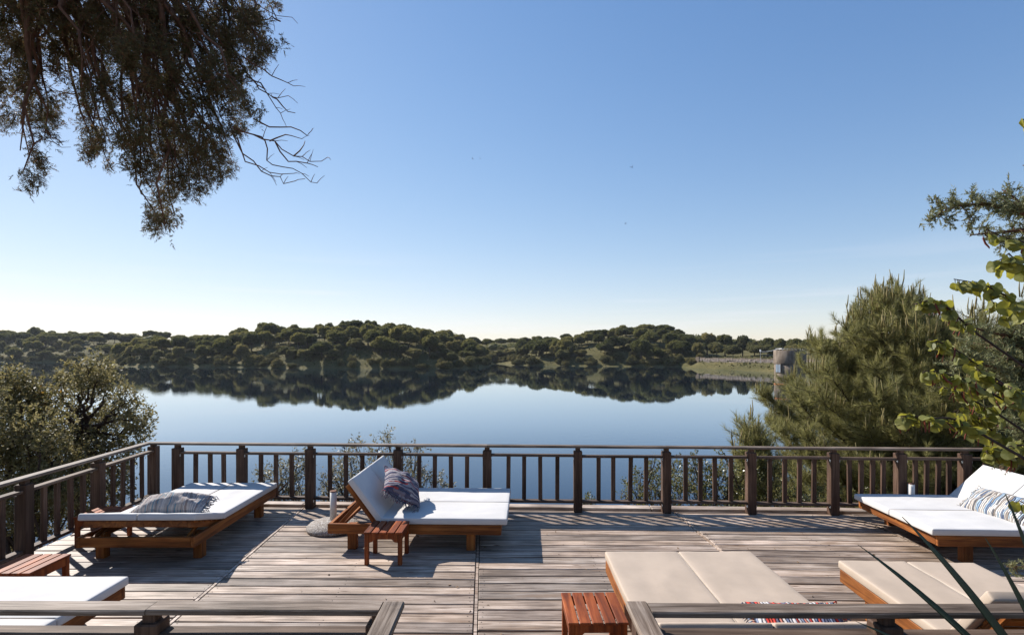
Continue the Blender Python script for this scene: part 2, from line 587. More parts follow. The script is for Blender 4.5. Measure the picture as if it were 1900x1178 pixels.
M_YUCCA = leaf_mat('yucca_blade', [(.020, .042, .020), (.03, .055, .025)], 0.12, 0.4, 0.5, 0.2)
M_BIRD = plain('dark_plumage', (.03, .03, .035), 0.8)


def terrain_mat():
    m, nt, b = new_mat('dry_grass_hillside')
    v = coords(nt, jitter=False)
    n1 = noise_tex(nt, v, 0.06, 5, 0.6)
    n2 = noise_tex(nt, v, 0.9, 6, 0.7)
    r1 = ramp(nt, [(0.3, (.080, .075, .030)), (0.55, (.13, .112, .048)), (0.75, (.19, .152, .072))])
    r2 = ramp(nt, [(0.3, (.55, .58, .5)), (0.7, (1.15, 1.12, 1.1))])
    nt.links.new(n1, r1.inputs[0]); nt.links.new(n2, r2.inputs[0])
    nt.links.new(mixc(nt, r1.outputs[0], r2.outputs[0], 1.0, 'MULTIPLY'), b.inputs['Base Color'])
    b.inputs['Roughness'].default_value = 0.95
    b.inputs['Specular IOR Level'].default_value = 0.1
    bump(nt, b, n2, 0.6, 0.6)
    return m


def bank_mat():
    m, nt, b = new_mat('dry_soil_bank')
    v = coords(nt, jitter=False)
    n2 = noise_tex(nt, v, 1.3, 8, 0.7)
    r1 = ramp(nt, [(0.3, (.06, .055, .025)), (0.5, (.13, .105, .06)), (0.72, (.20, .165, .11))])
    nt.links.new(n2, r1.inputs[0])
    nt.links.new(r1.outputs[0], b.inputs['Base Color'])
    b.inputs['Roughness'].default_value = 0.95
    bump(nt, b, n2, 0.8, 0.15)
    return m


def water_mat():
    m, nt, b = new_mat('calm_lake_water')
    b.inputs['Base Color'].default_value = (.006, .014, .032, 1)
    b.inputs['Roughness'].default_value = 0.5
    b.inputs['Specular IOR Level'].default_value = 0.0
    v = coords(nt, (0.5, 1.0, 1.0), jitter=False)
    n1 = noise_tex(nt, v, 1.6, 3, 0.5)
    n2 = noise_tex(nt, coords(nt, (0.02, 0.05, 1), jitter=False), 1.0, 3, 0.5)
    rp = ramp(nt, [(0.40, (0.12, 0.12, 0.12)), (0.68, (1, 1, 1))])
    nt.links.new(n2, rp.inputs[0])
    mu = N(nt, 'ShaderNodeMath', operation='MULTIPLY')
    nt.links.new(n1, mu.inputs[0]); nt.links.new(rp.outputs[0], mu.inputs[1])
    bp = bump(nt, b, mu.outputs[0], 0.5, 0.010)
    gl = N(nt, 'ShaderNodeBsdfGlossy'); gl.inputs['Roughness'].default_value = 0.02
    gl.inputs['Color'].default_value = (.92, .965, 1, 1)
    lw = N(nt, 'ShaderNodeLayerWeight'); lw.inputs['Blend'].default_value = 0.5
    for n in (gl, lw): nt.links.new(bp.outputs[0], n.inputs['Normal'])
    fr = ramp(nt, [(0.0, (.04,) * 3), (0.5, (.10,) * 3), (0.73, (.25,) * 3), (0.80, (.40,) * 3), (0.872, (.68,) * 3), (0.93, (.85,) * 3), (1.0, (.98,) * 3)])
    nt.links.new(lw.outputs['Facing'], fr.inputs[0])
    mx = N(nt, 'ShaderNodeMixShader')
    nt.links.new(fr.outputs[0], mx.inputs[0]); nt.links.new(b.outputs[0], mx.inputs[1]); nt.links.new(gl.outputs[0], mx.inputs[2])
    nt.links.new(mx.outputs[0], nt.nodes['Material Output'].inputs['Surface'])
    return m


M_HILL = terrain_mat(); M_BANK = bank_mat(); M_WATER = water_mat()


# ------------------------------------------------------------------ lake and land
def sheet(name, xs, ys, hfun, mat, smooth=True):
    X, Y = np.meshgrid(xs, ys)
    Z = hfun(X, Y)
    nx, ny = len(xs), len(ys)
    V = np.stack([X, Y, Z], -1).reshape(-1, 3)
    i = np.arange(nx * ny).reshape(ny, nx)
    F = np.stack([i[:-1, :-1], i[:-1, 1:], i[1:, 1:], i[1:, :-1]], -1).reshape(-1, 4)
    me = bpy.data.meshes.new(name)
    me.vertices.add(len(V)); me.vertices.foreach_set('co', V.astype(np.float32).ravel())
    me.loops.add(F.size); me.loops.foreach_set('vertex_index', F.astype(np.int32).ravel())
    me.polygons.add(len(F))
    me.polygons.foreach_set('loop_start', np.arange(len(F), dtype=np.int32) * 4)
    me.polygons.foreach_set('loop_total', np.full(len(F), 4, dtype=np.int32))
    if smooth: me.polygons.foreach_set('use_smooth', np.ones(len(F), dtype=bool))
    me.materials.append(mat)
    me.update(calc_edges=True)
    return link(name, me)


def fnoise(X, Y, s, seed=0.0):
    """cheap smooth value noise in numpy"""
    x = X * s + seed * 13.7; y = Y * s - seed * 7.3
    x0 = np.floor(x); y0 = np.floor(y)
    fx = x - x0; fy = y - y0
    fx = fx * fx * (3 - 2 * fx); fy = fy * fy * (3 - 2 * fy)
    def h(a, b):
        t = np.sin(a * 127.1 + b * 311.7 + seed * 17.0) * 43758.5453
        return t - np.floor(t)
    return (h(x0, y0) * (1 - fx) + h(x0 + 1, y0) * fx) * (1 - fy) + (h(x0, y0 + 1) * (1 - fx) + h(x0 + 1, y0 + 1) * fx) * fy


def shore_pt(px, py):
    d = 8000.0 / (py - 650.0)
    return ((px - 950) / 1000 * d, d)


SHORE = [(-1600, 520), (-900, 440)] + [shore_pt(*q) for q in (
    (0, 672), (120, 672.3), (172, 672), (205, 676), (216, 679.5), (260, 680.5), (350, 680.5), (500, 682.3), (620, 683.5), (740, 684.2),
    (840, 683.6), (890, 683.0), (906, 680.5), (912, 675.6), (922, 674.4), (940, 675.5), (958, 677.6), (1060, 678.8), (1120, 679.6),
    (1200, 680.2), (1262, 680.6), (1290, 683), (1330, 685), (1440, 690.5), (1560, 697), (1720, 706))] + [(118, 95), (150, 40), (900, 0), (1600, 0), (1600, 1500), (-1600, 1500)]
POLY = np.array(SHORE)


def inland(X, Y):
    """signed distance to the far shoreline, positive on land"""
    X = np.asarray(X, float); Y = np.asarray(Y, float)
    d2 = np.full(X.shape, 1e12); inside = np.zeros(X.shape, bool)
    n = len(POLY)
    for i in range(n):
        ax, ay = POLY[i]; bx, by = POLY[(i + 1) % n]
        ex, ey = bx - ax, by - ay
        t = np.clip(((X - ax) * ex + (Y - ay) * ey) / (ex * ex + ey * ey), 0, 1)
        d2 = np.minimum(d2, (X - ax - t * ex) ** 2 + (Y - ay - t * ey) ** 2)
        cond = ((ay > Y) != (by > Y))
        with np.errstate(divide='ignore', invalid='ignore'):
            xi = ax + (Y - ay) * ex / (ey if abs(ey) > 1e-9 else 1e-9)
        inside ^= cond & (X < xi)
    d = np.sqrt(d2)
    return np.where(inside, d, -d)


HM_PX = [-600, 0, 150, 250, 330, 420, 480, 560, 640, 700, 780, 850, 900, 960, 1040, 1100, 1160, 1240, 1285, 1310, 1500, 2600]
HM_H = [15, 15.5, 17, 15.5, 14.5, 15.5, 18, 18.5, 19.5, 19.5, 17, 13, 11, 12.5, 14, 16, 18.5, 18, 10, 3.7, 3.7, 3.7]


def far_h(X, Y):
    d = inland(X, Y)
    px = 950 + 1000 * X / np.maximum(Y, 1)
    H = np.interp(px, HM_PX, HM_H)
    L = np.interp(px, [1240, 1300], [34, 7])
    up = 0.5 * np.clip(d / 2.0, 0, 1) + H * (1 - np.exp(-np.maximum(d, 0) / L)) + (fnoise(X, Y, 0.05, 1) - .5) * 2.2 * np.clip(d / 15, 0, 1)
    up = up + np.interp(px, [1240, 1310], [2.2, 5.0]) * np.clip((d - 52) / 40, 0, 1)
    return LAKE_Z + np.where(d > 0, up, np.maximum(d * 0.25, -5))


hill = sheet('far_hillside', np.arange(-1000, 900.1, 5.0), np.arange(100, 1001, 5.0), far_h, M_HILL)
tag(hill, 'grassy wooded hills across the lake', kind='structure')

# the near bank the deck stands on: falls away to the water in front, level ground behind
def near_h(X, Y):
    edge = 22 + 0.10 * X * (X > 0) * 0 + 2.0 * (fnoise(X, Y, 0.12, 3) - .5)
    t = np.clip((Y - 3.0) / (edge - 3.0), 0, 1)
    side = np.clip((np.abs(X) - 14) / 20, 0, 1)
    base = -0.55 - 5.9 * t ** 1.05
    z = base + (fnoise(X, Y, 0.5, 4) - .5) * 0.5 * t
    z = z + side * 1.5 * (1 - t)
    return np.where(Y > edge, np.minimum(z, LAKE_Z - 0.3 - (Y - edge) * 0.12), z)


bank = sheet('near_bank', np.concatenate([np.arange(-400, -40, 12.0), np.arange(-40, 40, 0.8), np.arange(40, 401, 12.0)]),
             np.concatenate([np.arange(-400, -10, 15.0), np.arange(-10, 40, 0.8), np.arange(40, 60, 5.0)]), near_h, M_BANK)
tag(bank, 'dry sloping bank below the deck', kind='structure')

wm = MB(); wm.add([(-1000, 8, LAKE_Z), (900, 8, LAKE_Z), (900, 1000, LAKE_Z), (-1000, 1000, LAKE_Z)], [(0, 1, 2, 3)])
lake = wm.build('lake_water', M_WATER)
tag(lake, 'calm blue lake mirroring the wooded shore', kind='structure')

# ------------------------------------------------------------------ far trees
def ico(sub):
    import bmesh
    bm = bmesh.new()
    bmesh.ops.create_icosphere(bm, subdivisions=sub, radius=1)
    v = np.array([tuple(q.co) for q in bm.verts]); f = [tuple(q.index for q in p.verts) for p in bm.faces]
    bm.free()
    return v, f


ICO_V, ICO_F = ico(3)
ICO2_V, ICO2_F = ico(2)


def lumpy(d, lumps):
    """radius of a crown in direction d: union of lumps on a unit ball"""
    r = np.full(len(d), 0.66)
    for c, rad in lumps:
        b = d @ c
        disc = b * b - (c @ c - rad * rad)
        ok = (disc > 0) & (b > 0)
        r = np.where(ok, np.maximum(r, b + np.sqrt(np.maximum(disc, 0))), r)
    return r


def crown_mesh(name, mat, hull_mat, kind, seed, nleaf):
    rng = np.random.default_rng(seed)
    nl = {'umbrella': 26, 'round': 22, 'bush': 16}[kind]
    lumps = []
    for i in range(nl):
        c = unit(rng.normal(size=3)); c[2] = abs(c[2]) * 0.9 - 0.18
        lumps.append((unit(c) * rng.uniform(.52, .80), rng.uniform(.20, .38)))
    sq = {'umbrella': (1, 1, .62), 'round': (1, 1, .92), 'bush': (1, 1, .75)}[kind]
    def shape(d, k=1.0):
        r = lumpy(d, lumps) * k
        p = d * r[:, None] * np.array(sq)
        low = {'umbrella': -.16, 'round': -.55, 'bush': -.4}[kind]
        p[:, 2] = np.where(p[:, 2] < low, low + (p[:, 2] - low) * .22, p[:, 2])
        return p
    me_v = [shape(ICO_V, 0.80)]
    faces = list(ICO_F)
    d = rand_dirs(nleaf, rng)
    d = d[d[:, 2] > -0.65]
    p = shape(d, 1.0) * rng.uniform(.86, 1.08, size=(len(d), 1))
    o = unit(d + rand_dirs(len(d), rng) * .9)
    L = rng.uniform(.09, .19, len(d))
    lv = diamonds(p - o * L[:, None] * .4, o, L, L * .75, rng)
    n0 = len(me_v[0])
    me_v.append(lv)
    k = len(lv) // 4
    faces += [(n0 + 4 * i, n0 + 4 * i + 1, n0 + 4 * i + 2, n0 + 4 * i + 3) for i in range(k)]
    V = np.concatenate(me_v)
    me = bpy.data.meshes.new(name)
    me.from_pydata(V.tolist(), [], faces)
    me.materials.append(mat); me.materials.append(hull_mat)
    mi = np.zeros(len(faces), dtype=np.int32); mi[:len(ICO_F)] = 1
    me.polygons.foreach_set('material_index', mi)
    me.update()
    return me


def trunk_mesh(name, seed, limbs=4):
    """unit-height tapered trunk that forks into limbs; stands at the origin"""
    rng = random.Random(seed)
    mb = MB()
    lean = rng.uniform(-.06, .06)
    mb.tube([(0, 0, -.25), (lean * .4, 0, .3), (lean, lean, .75)], [.045, .036, .026], 7)
    for i in range(limbs):
        a = i * 6.28 / limbs + rng.uniform(-.4, .4); r = rng.uniform(.25, .4)
        mb.tube([(lean * .8, lean * .7, .58 + .1 * rng.random()), (math.cos(a) * r * .5, math.sin(a) * r * .5, .82), (math.cos(a) * r, math.sin(a) * r, 1.05)], [.02, .014, .008], 5)
    return mb.mesh(name, M_BARK, True)


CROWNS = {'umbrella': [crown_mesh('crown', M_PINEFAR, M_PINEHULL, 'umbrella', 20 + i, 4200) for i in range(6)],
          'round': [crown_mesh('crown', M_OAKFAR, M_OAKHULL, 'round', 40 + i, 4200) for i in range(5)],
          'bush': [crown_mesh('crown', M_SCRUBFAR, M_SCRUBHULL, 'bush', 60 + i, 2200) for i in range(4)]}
TRUNKS = [trunk_mesh('trunk', 80 + i) for i in range(4)]


def far_tree(kind, x, y, height, width, rng, label, group, name, cat='tree', z=None):
    g = float(far_h(np.array([x]), np.array([y]))[0]) if z is None else z
    root = empty(name, (x, y, g - 0.1), rng.uniform(0, 6.28))
    tag(root, label, cat, group)
    if kind == 'umbrella':
        ch = min(height * .56, width * .62); base = height - ch
        zs = ch / 0.80; zc = height - zs * 0.62
        link('crown', rng.choice(CROWNS['umbrella']), root, (0, 0, zc), (rng.uniform(-.08, .08), rng.uniform(-.08, .08), rng.uniform(0, 6.28)), (width / 2, width / 2 * rng.uniform(.88, 1.1), zs))
        link('trunk', rng.choice(TRUNKS), root, scale=(height * .8, height * .8, zc + 0.12 * zs))
    elif kind == 'round':
        zs = height * .5
        zc = height - zs * .92
        link('crown', rng.choice(CROWNS['round']), root, (0, 0, zc), (rng.uniform(-.1, .1), rng.uniform(-.1, .1), rng.uniform(0, 6.28)), (width / 2, width / 2 * rng.uniform(.85, 1.15), zs))
        link('trunk', rng.choice(TRUNKS), root, scale=(height * .8, height * .8, zc))
    else:
        zs = height / 1.1
        link('crown', rng.choice(CROWNS['bush']), root, (0, 0, zs * .32), (0, 0, rng.uniform(0, 6.28)), (width / 2, width / 2 * rng.uniform(.8, 1.2), zs))
        mb = TRUNKS[0]
        link('stem', mb, root, scale=(height * .5, height * .5, height * .4))
    return root


SKY_PX = [-300, 0, 60, 150, 260, 300, 335, 400, 440, 470, 500, 540, 580, 600, 650, 690, 730, 760, 810, 840, 870, 900, 950, 1000, 1050, 1080, 1095, 1150, 1230, 1265, 1300, 1330, 1370, 1420, 1470, 1520, 1900]
SKY_PY = [616, 616, 612, 616, 613, 615, 621, 620, 609, 612, 598, 604, 604, 601, 596, 595, 600, 602, 610, 612, 622, 627, 628, 626, 621, 617, 611, 604, 606, 617, 616, 620, 620, 627, 626, 627, 626]


def zone(px):
    return 'left' if px < 210 else ('mid' if px < 908 else ('right' if px < 1290 else 'dam'))


ZTXT = {'left': 'of the distant shore behind the bay', 'mid': 'of the wooded peninsula',
        'right': 'of the hillside by the inlet', 'dam': 'behind the stone dam wall'}
KTXT = {'umbrella': ('stone_pine_tree', 'dark umbrella-crowned stone pine ', 'stone pines '),
        'round': ('oak_tree', 'rounded olive-green oak ', 'round oaks '),
        'bush': ('shore_shrub', 'low olive-yellow shrub ', 'low shrubs ')}


def label_for(kind, z, w, where):
    nm, lab, grp = KTXT[kind]
    size = {'umbrella': ('small ', '', 'broad '), 'round': ('small ', '', 'broad '), 'bush': ('small ', '', 'broad ')}[kind][0 if w < {'bush': 3.6}.get(kind, 7.8) else (1 if w < {'bush': 5.0}.get(kind, 10.0) else 2)]
    return nm, size + lab + where + ZTXT[z], grp + ZTXT[z]


def put_far(kind, px, Y, h, w, rng, where=''):
    x = (px - 950) / 1000 * Y
    z = zone(px)
    nm, lab, grp = label_for(kind, z, w, where)
    far_tree(kind, x, Y, h, w, rng, lab, grp, nm, 'shrub' if kind == 'bush' else 'tree')
    placed.append((x, Y))


placed = []
rng = random.Random(5)
# trees that make the skyline: (pixel column, top row, crown width in pixels, kind)
SKYLINE = [(8, 615, 34, 'umbrella'), (32, 619, 30, 'umbrella'), (67, 607, 24, 'umbrella'), (98, 613, 20, 'round'), (136, 613, 20, 'round'), (155, 618, 24, 'round'),
           (175, 616, 26, 'round'), (213, 616, 22, 'round'), (235, 618, 26, 'round'), (280, 612, 28, 'umbrella'), (303, 615, 24, 'umbrella'), (335, 624, 30, 'umbrella'), (372, 624, 28, 'umbrella'),
           (390, 620, 18, 'round'), (408, 623, 22, 'umbrella'), (446, 608, 28, 'umbrella'), (470, 618, 18, 'umbrella'), (498, 597, 38, 'umbrella'), (519, 606, 26, 'umbrella'),
           (547, 602, 24, 'umbrella'), (577, 607, 34, 'umbrella'), (593, 601, 22, 'umbrella'), (612, 598, 18, 'round'), (640, 595, 22, 'umbrella'), (660, 594, 36, 'umbrella'),
           (687, 593, 23, 'umbrella'), (708, 602, 28, 'umbrella'), (725, 599, 28, 'umbrella'), (752, 601, 32, 'umbrella'), (790, 614, 30, 'umbrella'),
           (825, 611, 36, 'umbrella'), (848, 620, 34, 'umbrella'), (878, 625, 32, 'umbrella'), (905, 628, 28, 'umbrella'), (930, 629, 24, 'umbrella'), (952, 629, 24, 'umbrella'),
           (975, 628, 24, 'umbrella'), (996, 623, 22, 'umbrella'), (1020, 624, 26, 'umbrella'), (1052, 619, 24, 'umbrella'), (1074, 621, 20, 'umbrella'), (1097, 612, 28, 'umbrella'), (1119, 615, 16, 'umbrella'),
           (1135, 616, 20, 'umbrella'), (1155, 603, 26, 'umbrella'), (1178, 606, 22, 'umbrella'), (1198, 605, 36, 'umbrella'), (1232, 606, 36, 'umbrella'), (1255, 611, 28, 'umbrella'), (1277, 619, 24, 'umbrella'),
           (1312, 617, 34, 'round'), (1345, 619, 28, 'umbrella'), (1378, 622, 30, 'round'), (1400, 628, 34, 'round'), (1424, 627, 26, 'umbrella'), (1450, 628, 26, 'umbrella'), (1475, 627, 32, 'umbrella'), (1503, 627, 30, 'umbrella'),
           (1535, 627, 30, 'umbrella'), (1330, 634, 36, 'round'), (1360, 640, 34, 'round'), (1410, 637, 36, 'round'), (1440, 640, 32, 'round'), (1475, 638, 34, 'round'), (1300, 636, 34, 'umbrella')]
for px, py, wpx, kind in SKYLINE:
    z = zone(px)
    want = {'left': 70, 'mid': 44, 'right': 60, 'dam': 55}[z]
    if z == 'dam' and py > 630: want = 30
    if 200 < px < 420: want = 62
    Y = 230.0
    while Y < 600:
        if float(inland(np.array([(px - 950) / 1000 * Y]), np.array([Y]))[0]) >= want: break
        Y += 3
    x = (px - 950) / 1000 * Y
    top = CAM_H + (650 - py) / 1000 * Y
    g = float(far_h(np.array([x]), np.array([Y]))[0])
    w = wpx * Y / 1000
    h = min(max(top - g, w * .55), 14)
    if top - g > 14: g = top - 14
    nm, lab, grp = label_for(kind, z, w, 'on the skyline ' if py < 632 else '')
    far_tree(kind, x, Y, h, w, rng, lab, grp, nm, z=g)
    placed.append((x, Y))
# the slopes below the skyline
count = 0; tries = 0
while count < 285 and tries < 20000:
    tries += 1
    px = rng.uniform(-60, 1300)
    z = zone(px)
    dmax = {'left': 62, 'mid': 40, 'right': 56, 'dam': 30}[z]
    Y0 = {'left': 362, 'mid': 240, 'right': 262, 'dam': 240}[z]
    Y = Y0 + rng.random() ** 0.9 * (dmax + 25)
    x = (px - 950) / 1000 * Y
    d = float(inland(np.array([x]), np.array([Y]))[0])
    if d < 3.5 or d > dmax + 12: continue
    g = float(far_h(np.array([x]), np.array([Y]))[0])
    q_ = rng.random()
    kind = ('umbrella' if q_ < .56 else 'round' if q_ < .84 else 'bush') if d > 12 else ('umbrella' if q_ < .30 else 'round' if q_ < .8 else 'bush')
    h = rng.uniform(7.0, 10.5) if kind == 'umbrella' else rng.uniform(4.5, 8.0)
    w = rng.uniform(6.8, 10.8) if kind == 'umbrella' else rng.uniform(5.0, 8.0)
    if kind == 'bush': h = rng.uniform(2.0, 3.6); w = rng.uniform(3.5, 6.5)
    top_py = 650 - 1000 * (g + h - CAM_H) / Y
    sky_py = np.interp(px, SKY_PX, SKY_PY)
    if top_py < sky_py + 3:
        h -= (sky_py + 3 - top_py) * Y / 1000
        if h < (3.2 if kind != 'bush' else 1.6): continue
    clear = 4.6 if d > 10 else 4.0
    if any((x - a) ** 2 + (Y - b) ** 2 < clear ** 2 for a, b in placed): continue
    # leave grassy openings
    if fnoise(np.array([x]), np.array([Y]), 0.045, 9)[0] > 0.80 and rng.random() < .7: continue
    put_far(kind, px, Y, h, w, rng, 'at the waterside ' if d < 9 else 'on the slope '); count += 1
# scrub between the trees
count = 0; tries = 0
while count < 130 and tries < 9000:
    tries += 1
    px = rng.uniform(0, 1285)
    Y = rng.uniform(238, 420)
    x = (px - 950) / 1000 * Y
    d = float(inland(np.array([x]), np.array([Y]))[0])
    if d < 4 or d > 40: continue
    if any((x - a) ** 2 + (Y - b) ** 2 < 3.0 ** 2 for a, b in placed): continue
    put_far('bush', px, Y, rng.uniform(1.6, 3.4), rng.uniform(2.8, 6.0), rng, 'on the slope '); count += 1
# shrubs along the water's edge
count = 0; tries = 0
while count < 125 and tries < 5000:
    tries += 1
    px = rng.uniform(0, 1290)
    Y = rng.uniform(236, 372)
    x = (px - 950) / 1000 * Y
    d = float(inland(np.array([x]), np.array([Y]))[0])
    if d < 0.4 or d > 5.0: continue
    if any((x - a) ** 2 + (Y - b) ** 2 < 2.3 ** 2 for a, b in placed): continue
    put_far('bush', px, Y, rng.uniform(1.8, 4.2), rng.uniform(3.0, 6.5), rng, 'by the water '); count += 1

# woodland that closes the view behind the skyline: one mass nobody could count
def far_wood():
    rng = np.random.default_rng(3)
    V = []; F = []; n = 0
    for i in range(230):
        px = rng.uniform(-250, 1950)
        z = zone(px)
        Y = {'left': 455, 'mid': 400, 'right': 350, 'dam': 330}[z] + rng.uniform(0, 45)
        if 'mid' == z and 330 > px: Y = rng.uniform(420, 470)
        x = (px - 950) / 1000 * Y
        sky_py = np.interp(px, SKY_PX, SKY_PY) + rng.uniform(5, 13)
        top = CAM_H + (650 - sky_py) / 1000 * Y
        w = rng.uniform(9, 14)
        d = ICO2_V * (1 + .18 * np.sin(ICO2_V * 7 + rng.uniform(0, 6, 3)).sum(1, keepdims=True) / 2)
        p = d * np.array([w / 2, w / 2, w * .33]) + np.array([x, Y, top - w * .33])
        V.append(p); F += [tuple(k + n for k in f) for f in ICO2_F]; n += len(p)
        dd = rand_dirs(260, rng); dd[:, 2] = np.abs(dd[:, 2]) * 1.0 - .2; dd = unit(dd)
        q = dd * np.array([w / 2, w / 2, w * .33]) * rng.uniform(.95, 1.12, (260, 1)) + np.array([x, Y, top - w * .33])
        o = unit(dd + rand_dirs(260, rng)); L = rng.uniform(.5, 1.0, 260)
        lv = diamonds(q, o, L, L * .8, rng)
        V.append(lv); F += [(n + 4 * k, n + 4 * k + 1, n + 4 * k + 2, n + 4 * k + 3) for k in range(260)]; n += len(lv)
    o = link('far_woodland', mesh('far_woodland', np.concatenate(V), F, M_PINEFAR))
    tag(o, 'distant dark woodland closing the view behind the ridge', 'woodland', kind='stuff')


far_wood()


# grass tufts on the far slopes
def far_tufts():
    rng = np.random.default_rng(8)
    n = 14000
    px = rng.uniform(-40, 1480, n); Y = rng.uniform(180, 430, n)
    X = (px - 950) / 1000 * Y
    d = inland(X, Y)
    ok = (d > .3) & (d < 60)
    X, Y = X[ok], Y[ok]
    Z = far_h(X, Y)
    p = np.stack([X, Y, Z - .1], -1)
    k = 3
    p = np.repeat(p, k, 0) + rng.normal(size=(len(p) * k, 3)) * np.array([.6, .6, .0])
    dr = unit(rng.normal(size=p.shape) * np.array([.6, .6, .2]) + np.array([0, 0, 1]))
    L = rng.uniform(.35, 1.1, len(p))
    o = link('hillside_grass', fast_mesh('hillside_grass', diamonds(p, dr, L, L * .7, rng), 4, M_SCRUBFAR))
    tag(o, 'tufts of dry grass and low scrub between the far trees', 'grass', kind='stuff')


far_tufts()

# ------------------------------------------------------------------ dam wall and intake tower
def stone_mat(name, lo, mid, hi, scale=3.0, vor=1.4):
    m, nt, b = new_mat(name)
    v = coords(nt, jitter=False)
    n = noise_tex(nt, v, scale, 8, 0.7)
    rp = ramp(nt, [(0.3, lo), (0.5, mid), (0.7, hi)])
    nt.links.new(n, rp.inputs[0])
    st = noise_tex(nt, coords(nt, (1.6, 1.6, .12), jitter=False), 1.2, 5, 0.6)
    rs = ramp(nt, [(0.35, (.55, .52, .5)), (0.65, (1.1, 1.08, 1.05))])
    nt.links.new(st, rs.inputs[0])
    nt.links.new(mixc(nt, rp.outputs[0], rs.outputs[0], 1.0, 'MULTIPLY'), b.inputs['Base Color'])
    b.inputs['Roughness'].default_value = 0.9
    bump(nt, b, n, 0.6, 0.08)
    return m


M_CONC = stone_mat('stained_concrete', (.125, .094, .068), (.205, .158, .118), (.29, .24, .19), 0.8)
M_STONE = stone_mat('dam_rubble_stone', (.14, .11, .095), (.29, .245, .22), (.42, .38, .35), 1.5)
M_ORANGE = plain('orange_lichen_band', (.42, .13, .05), 0.9, 0, 0.3, 2)
M_GLASS_DK = plain('grey_blue_window_glass', (.20, .25, .31), 0.15, 0, 0.1, 1, 0.6)
M_DARKHOLE = plain('dark_window_panel', (.04, .045, .055), 0.8)  # flat dark panel filling the tower's second window opening

dam = empty('dam_wall', (0, 0, 0))
tag(dam, 'long low stone dam wall with notched parapet above the grassy bank', 'wall')
dp = [on(1298, 667, -0.9), None]
DA = Vector(at(1298, 662, 248)); DB = Vector(at(1760, 676, 160))
DA.z = DB.z = 0
ddir = (DB - DA); dlen = ddir.length; ddir.normalize()
dang = math.atan2(ddir.y, ddir.x)
wall_base, wall_top = LAKE_Z + 2.6, LAKE_Z + 4.75
dam.location = (DA.x, DA.y, 0); dam.rotation_euler = (0, 0, dang)
nst = 44
rngd = random.Random(2)
MB().box(0, dlen, 0.15, 1.15, wall_base - 1.5, wall_top - .65, .05).build('wall_core', M_STONE, dam)
for row in range(3):
    x = 0.0
    while x < dlen * .62:
        w = rngd.uniform(1.0, 1.9)
        z0 = wall_base - .3 + row * .62
        if rngd.random() < .93:
            MB().box(x + .03, x + w - .04, -.05 - .1 * rngd.random(), .2, z0 + .02, z0 + .58, .06).build('stone', M_STONE, dam)
        x += w
x = 0.0; k = 0
while x < dlen:
    MB().box(x, x + 3.6, 0.0, 0.5, wall_top - .62, wall_top - (.0 if k % 2 == 0 else .22), .04).build('parapet_block', M_CONC, dam)
    x += 3.75; k += 1
MB().box(-2.2, -.1, -.3, 1.2, wall_base - .5, wall_top + .15, .06).build('end_pier', M_CONC, dam)

TX, TY = 54.6, 106.0
tower = empty('intake_tower', (TX, TY, LAKE_Z))
tag(tower, 'round stained concrete water tower with small window rising from the lake', 'tower')
TR = 2.75
tv, tf = revolve([(TR, -3), (TR, 3.0), (TR, 5.4)], 40)
MB().add(tv, tf).build('shaft', M_CONC, tower, True)
tv, tf = revolve([(TR + .12, 5.38), (TR + .14, 5.45), (TR + .14, 7.95), (TR + .05, 8.05), (TR - .3, 8.05), (TR - .3, 7.6)], 40)
MB().add(tv, tf).build('parapet_drum', M_CONC, tower, True)
tv, tf = revolve([(TR + .02, 1.22), (TR + .05, 1.25), (TR + .05, 1.5), (TR + .02, 1.53)], 40)
MB().add(tv, tf).build('waterline_band', M_ORANGE, tower, True)


def tower_window(az, w, h, zc, glass):
    M = Matrix.Rotation(az, 4, 'Z')
    win = MB().box(-w / 2 - .1, w / 2 + .1, -TR - .10, -TR + .35, zc - h / 2 - .1, zc + h / 2 + .1, .02).build('window', M_CONC, tower)
    win.matrix_local = M
    MB().box(-w / 2, w / 2, -TR - .125, -TR - .08, zc - h / 2, zc + h / 2, .01).build('pane', glass, win)
    MB().box(-.04, .04, -TR - .15, -TR - .11, zc - h / 2, zc + h / 2, .01).build('mullion', M_CONC, win)


tower_window(R(-72), 1.15, 1.5, 4.5, M_GLASS_DK)
tower_window(R(28), 1.3, 1.5, 4.4, M_DARKHOLE)
for k in range(10):
    a = k * 6.283 / 10
    MB().tube([(2.55 * math.cos(a), 2.55 * math.sin(a), 7.9), (2.55 * math.cos(a), 2.55 * math.sin(a), 8.35)], .03, 5).build('railing_post', M_STEEL, tower)
MB().tube([(2.55 * math.cos(k * 6.283 / 24), 2.55 * math.sin(k * 6.283 / 24), 8.33) for k in range(25)], .03, 5).build('railing_hoop', M_STEEL, tower)
# footbridge from the tower to the dam crest
fb = empty('footbridge', (TX + 2.7, TY + .4, LAKE_Z + 7.3))
tag(fb, 'narrow railed footbridge running from the tower behind the pine tree', 'bridge')
MB().box(0, 52, -.6, .6, -.15, .05, .02).build('walkway', M_CONC, fb)
for s in (-.55, .55):
    MB().tube([(0, s, 1.0), (52, s, 1.0)], .03, 5).build('handrail', M_STEEL, fb)
    for k in range(14):
        MB().tube([(k * 4.0, s, .05), (k * 4.0, s, 1.0)], .025, 5).build('railing_post', M_STEEL, fb)
for k in range(3):
    MB().box(14 + k * 15, 14.6 + k * 15, -.4, .4, -9, -.15, .03).build('pier', M_CONC, fb)
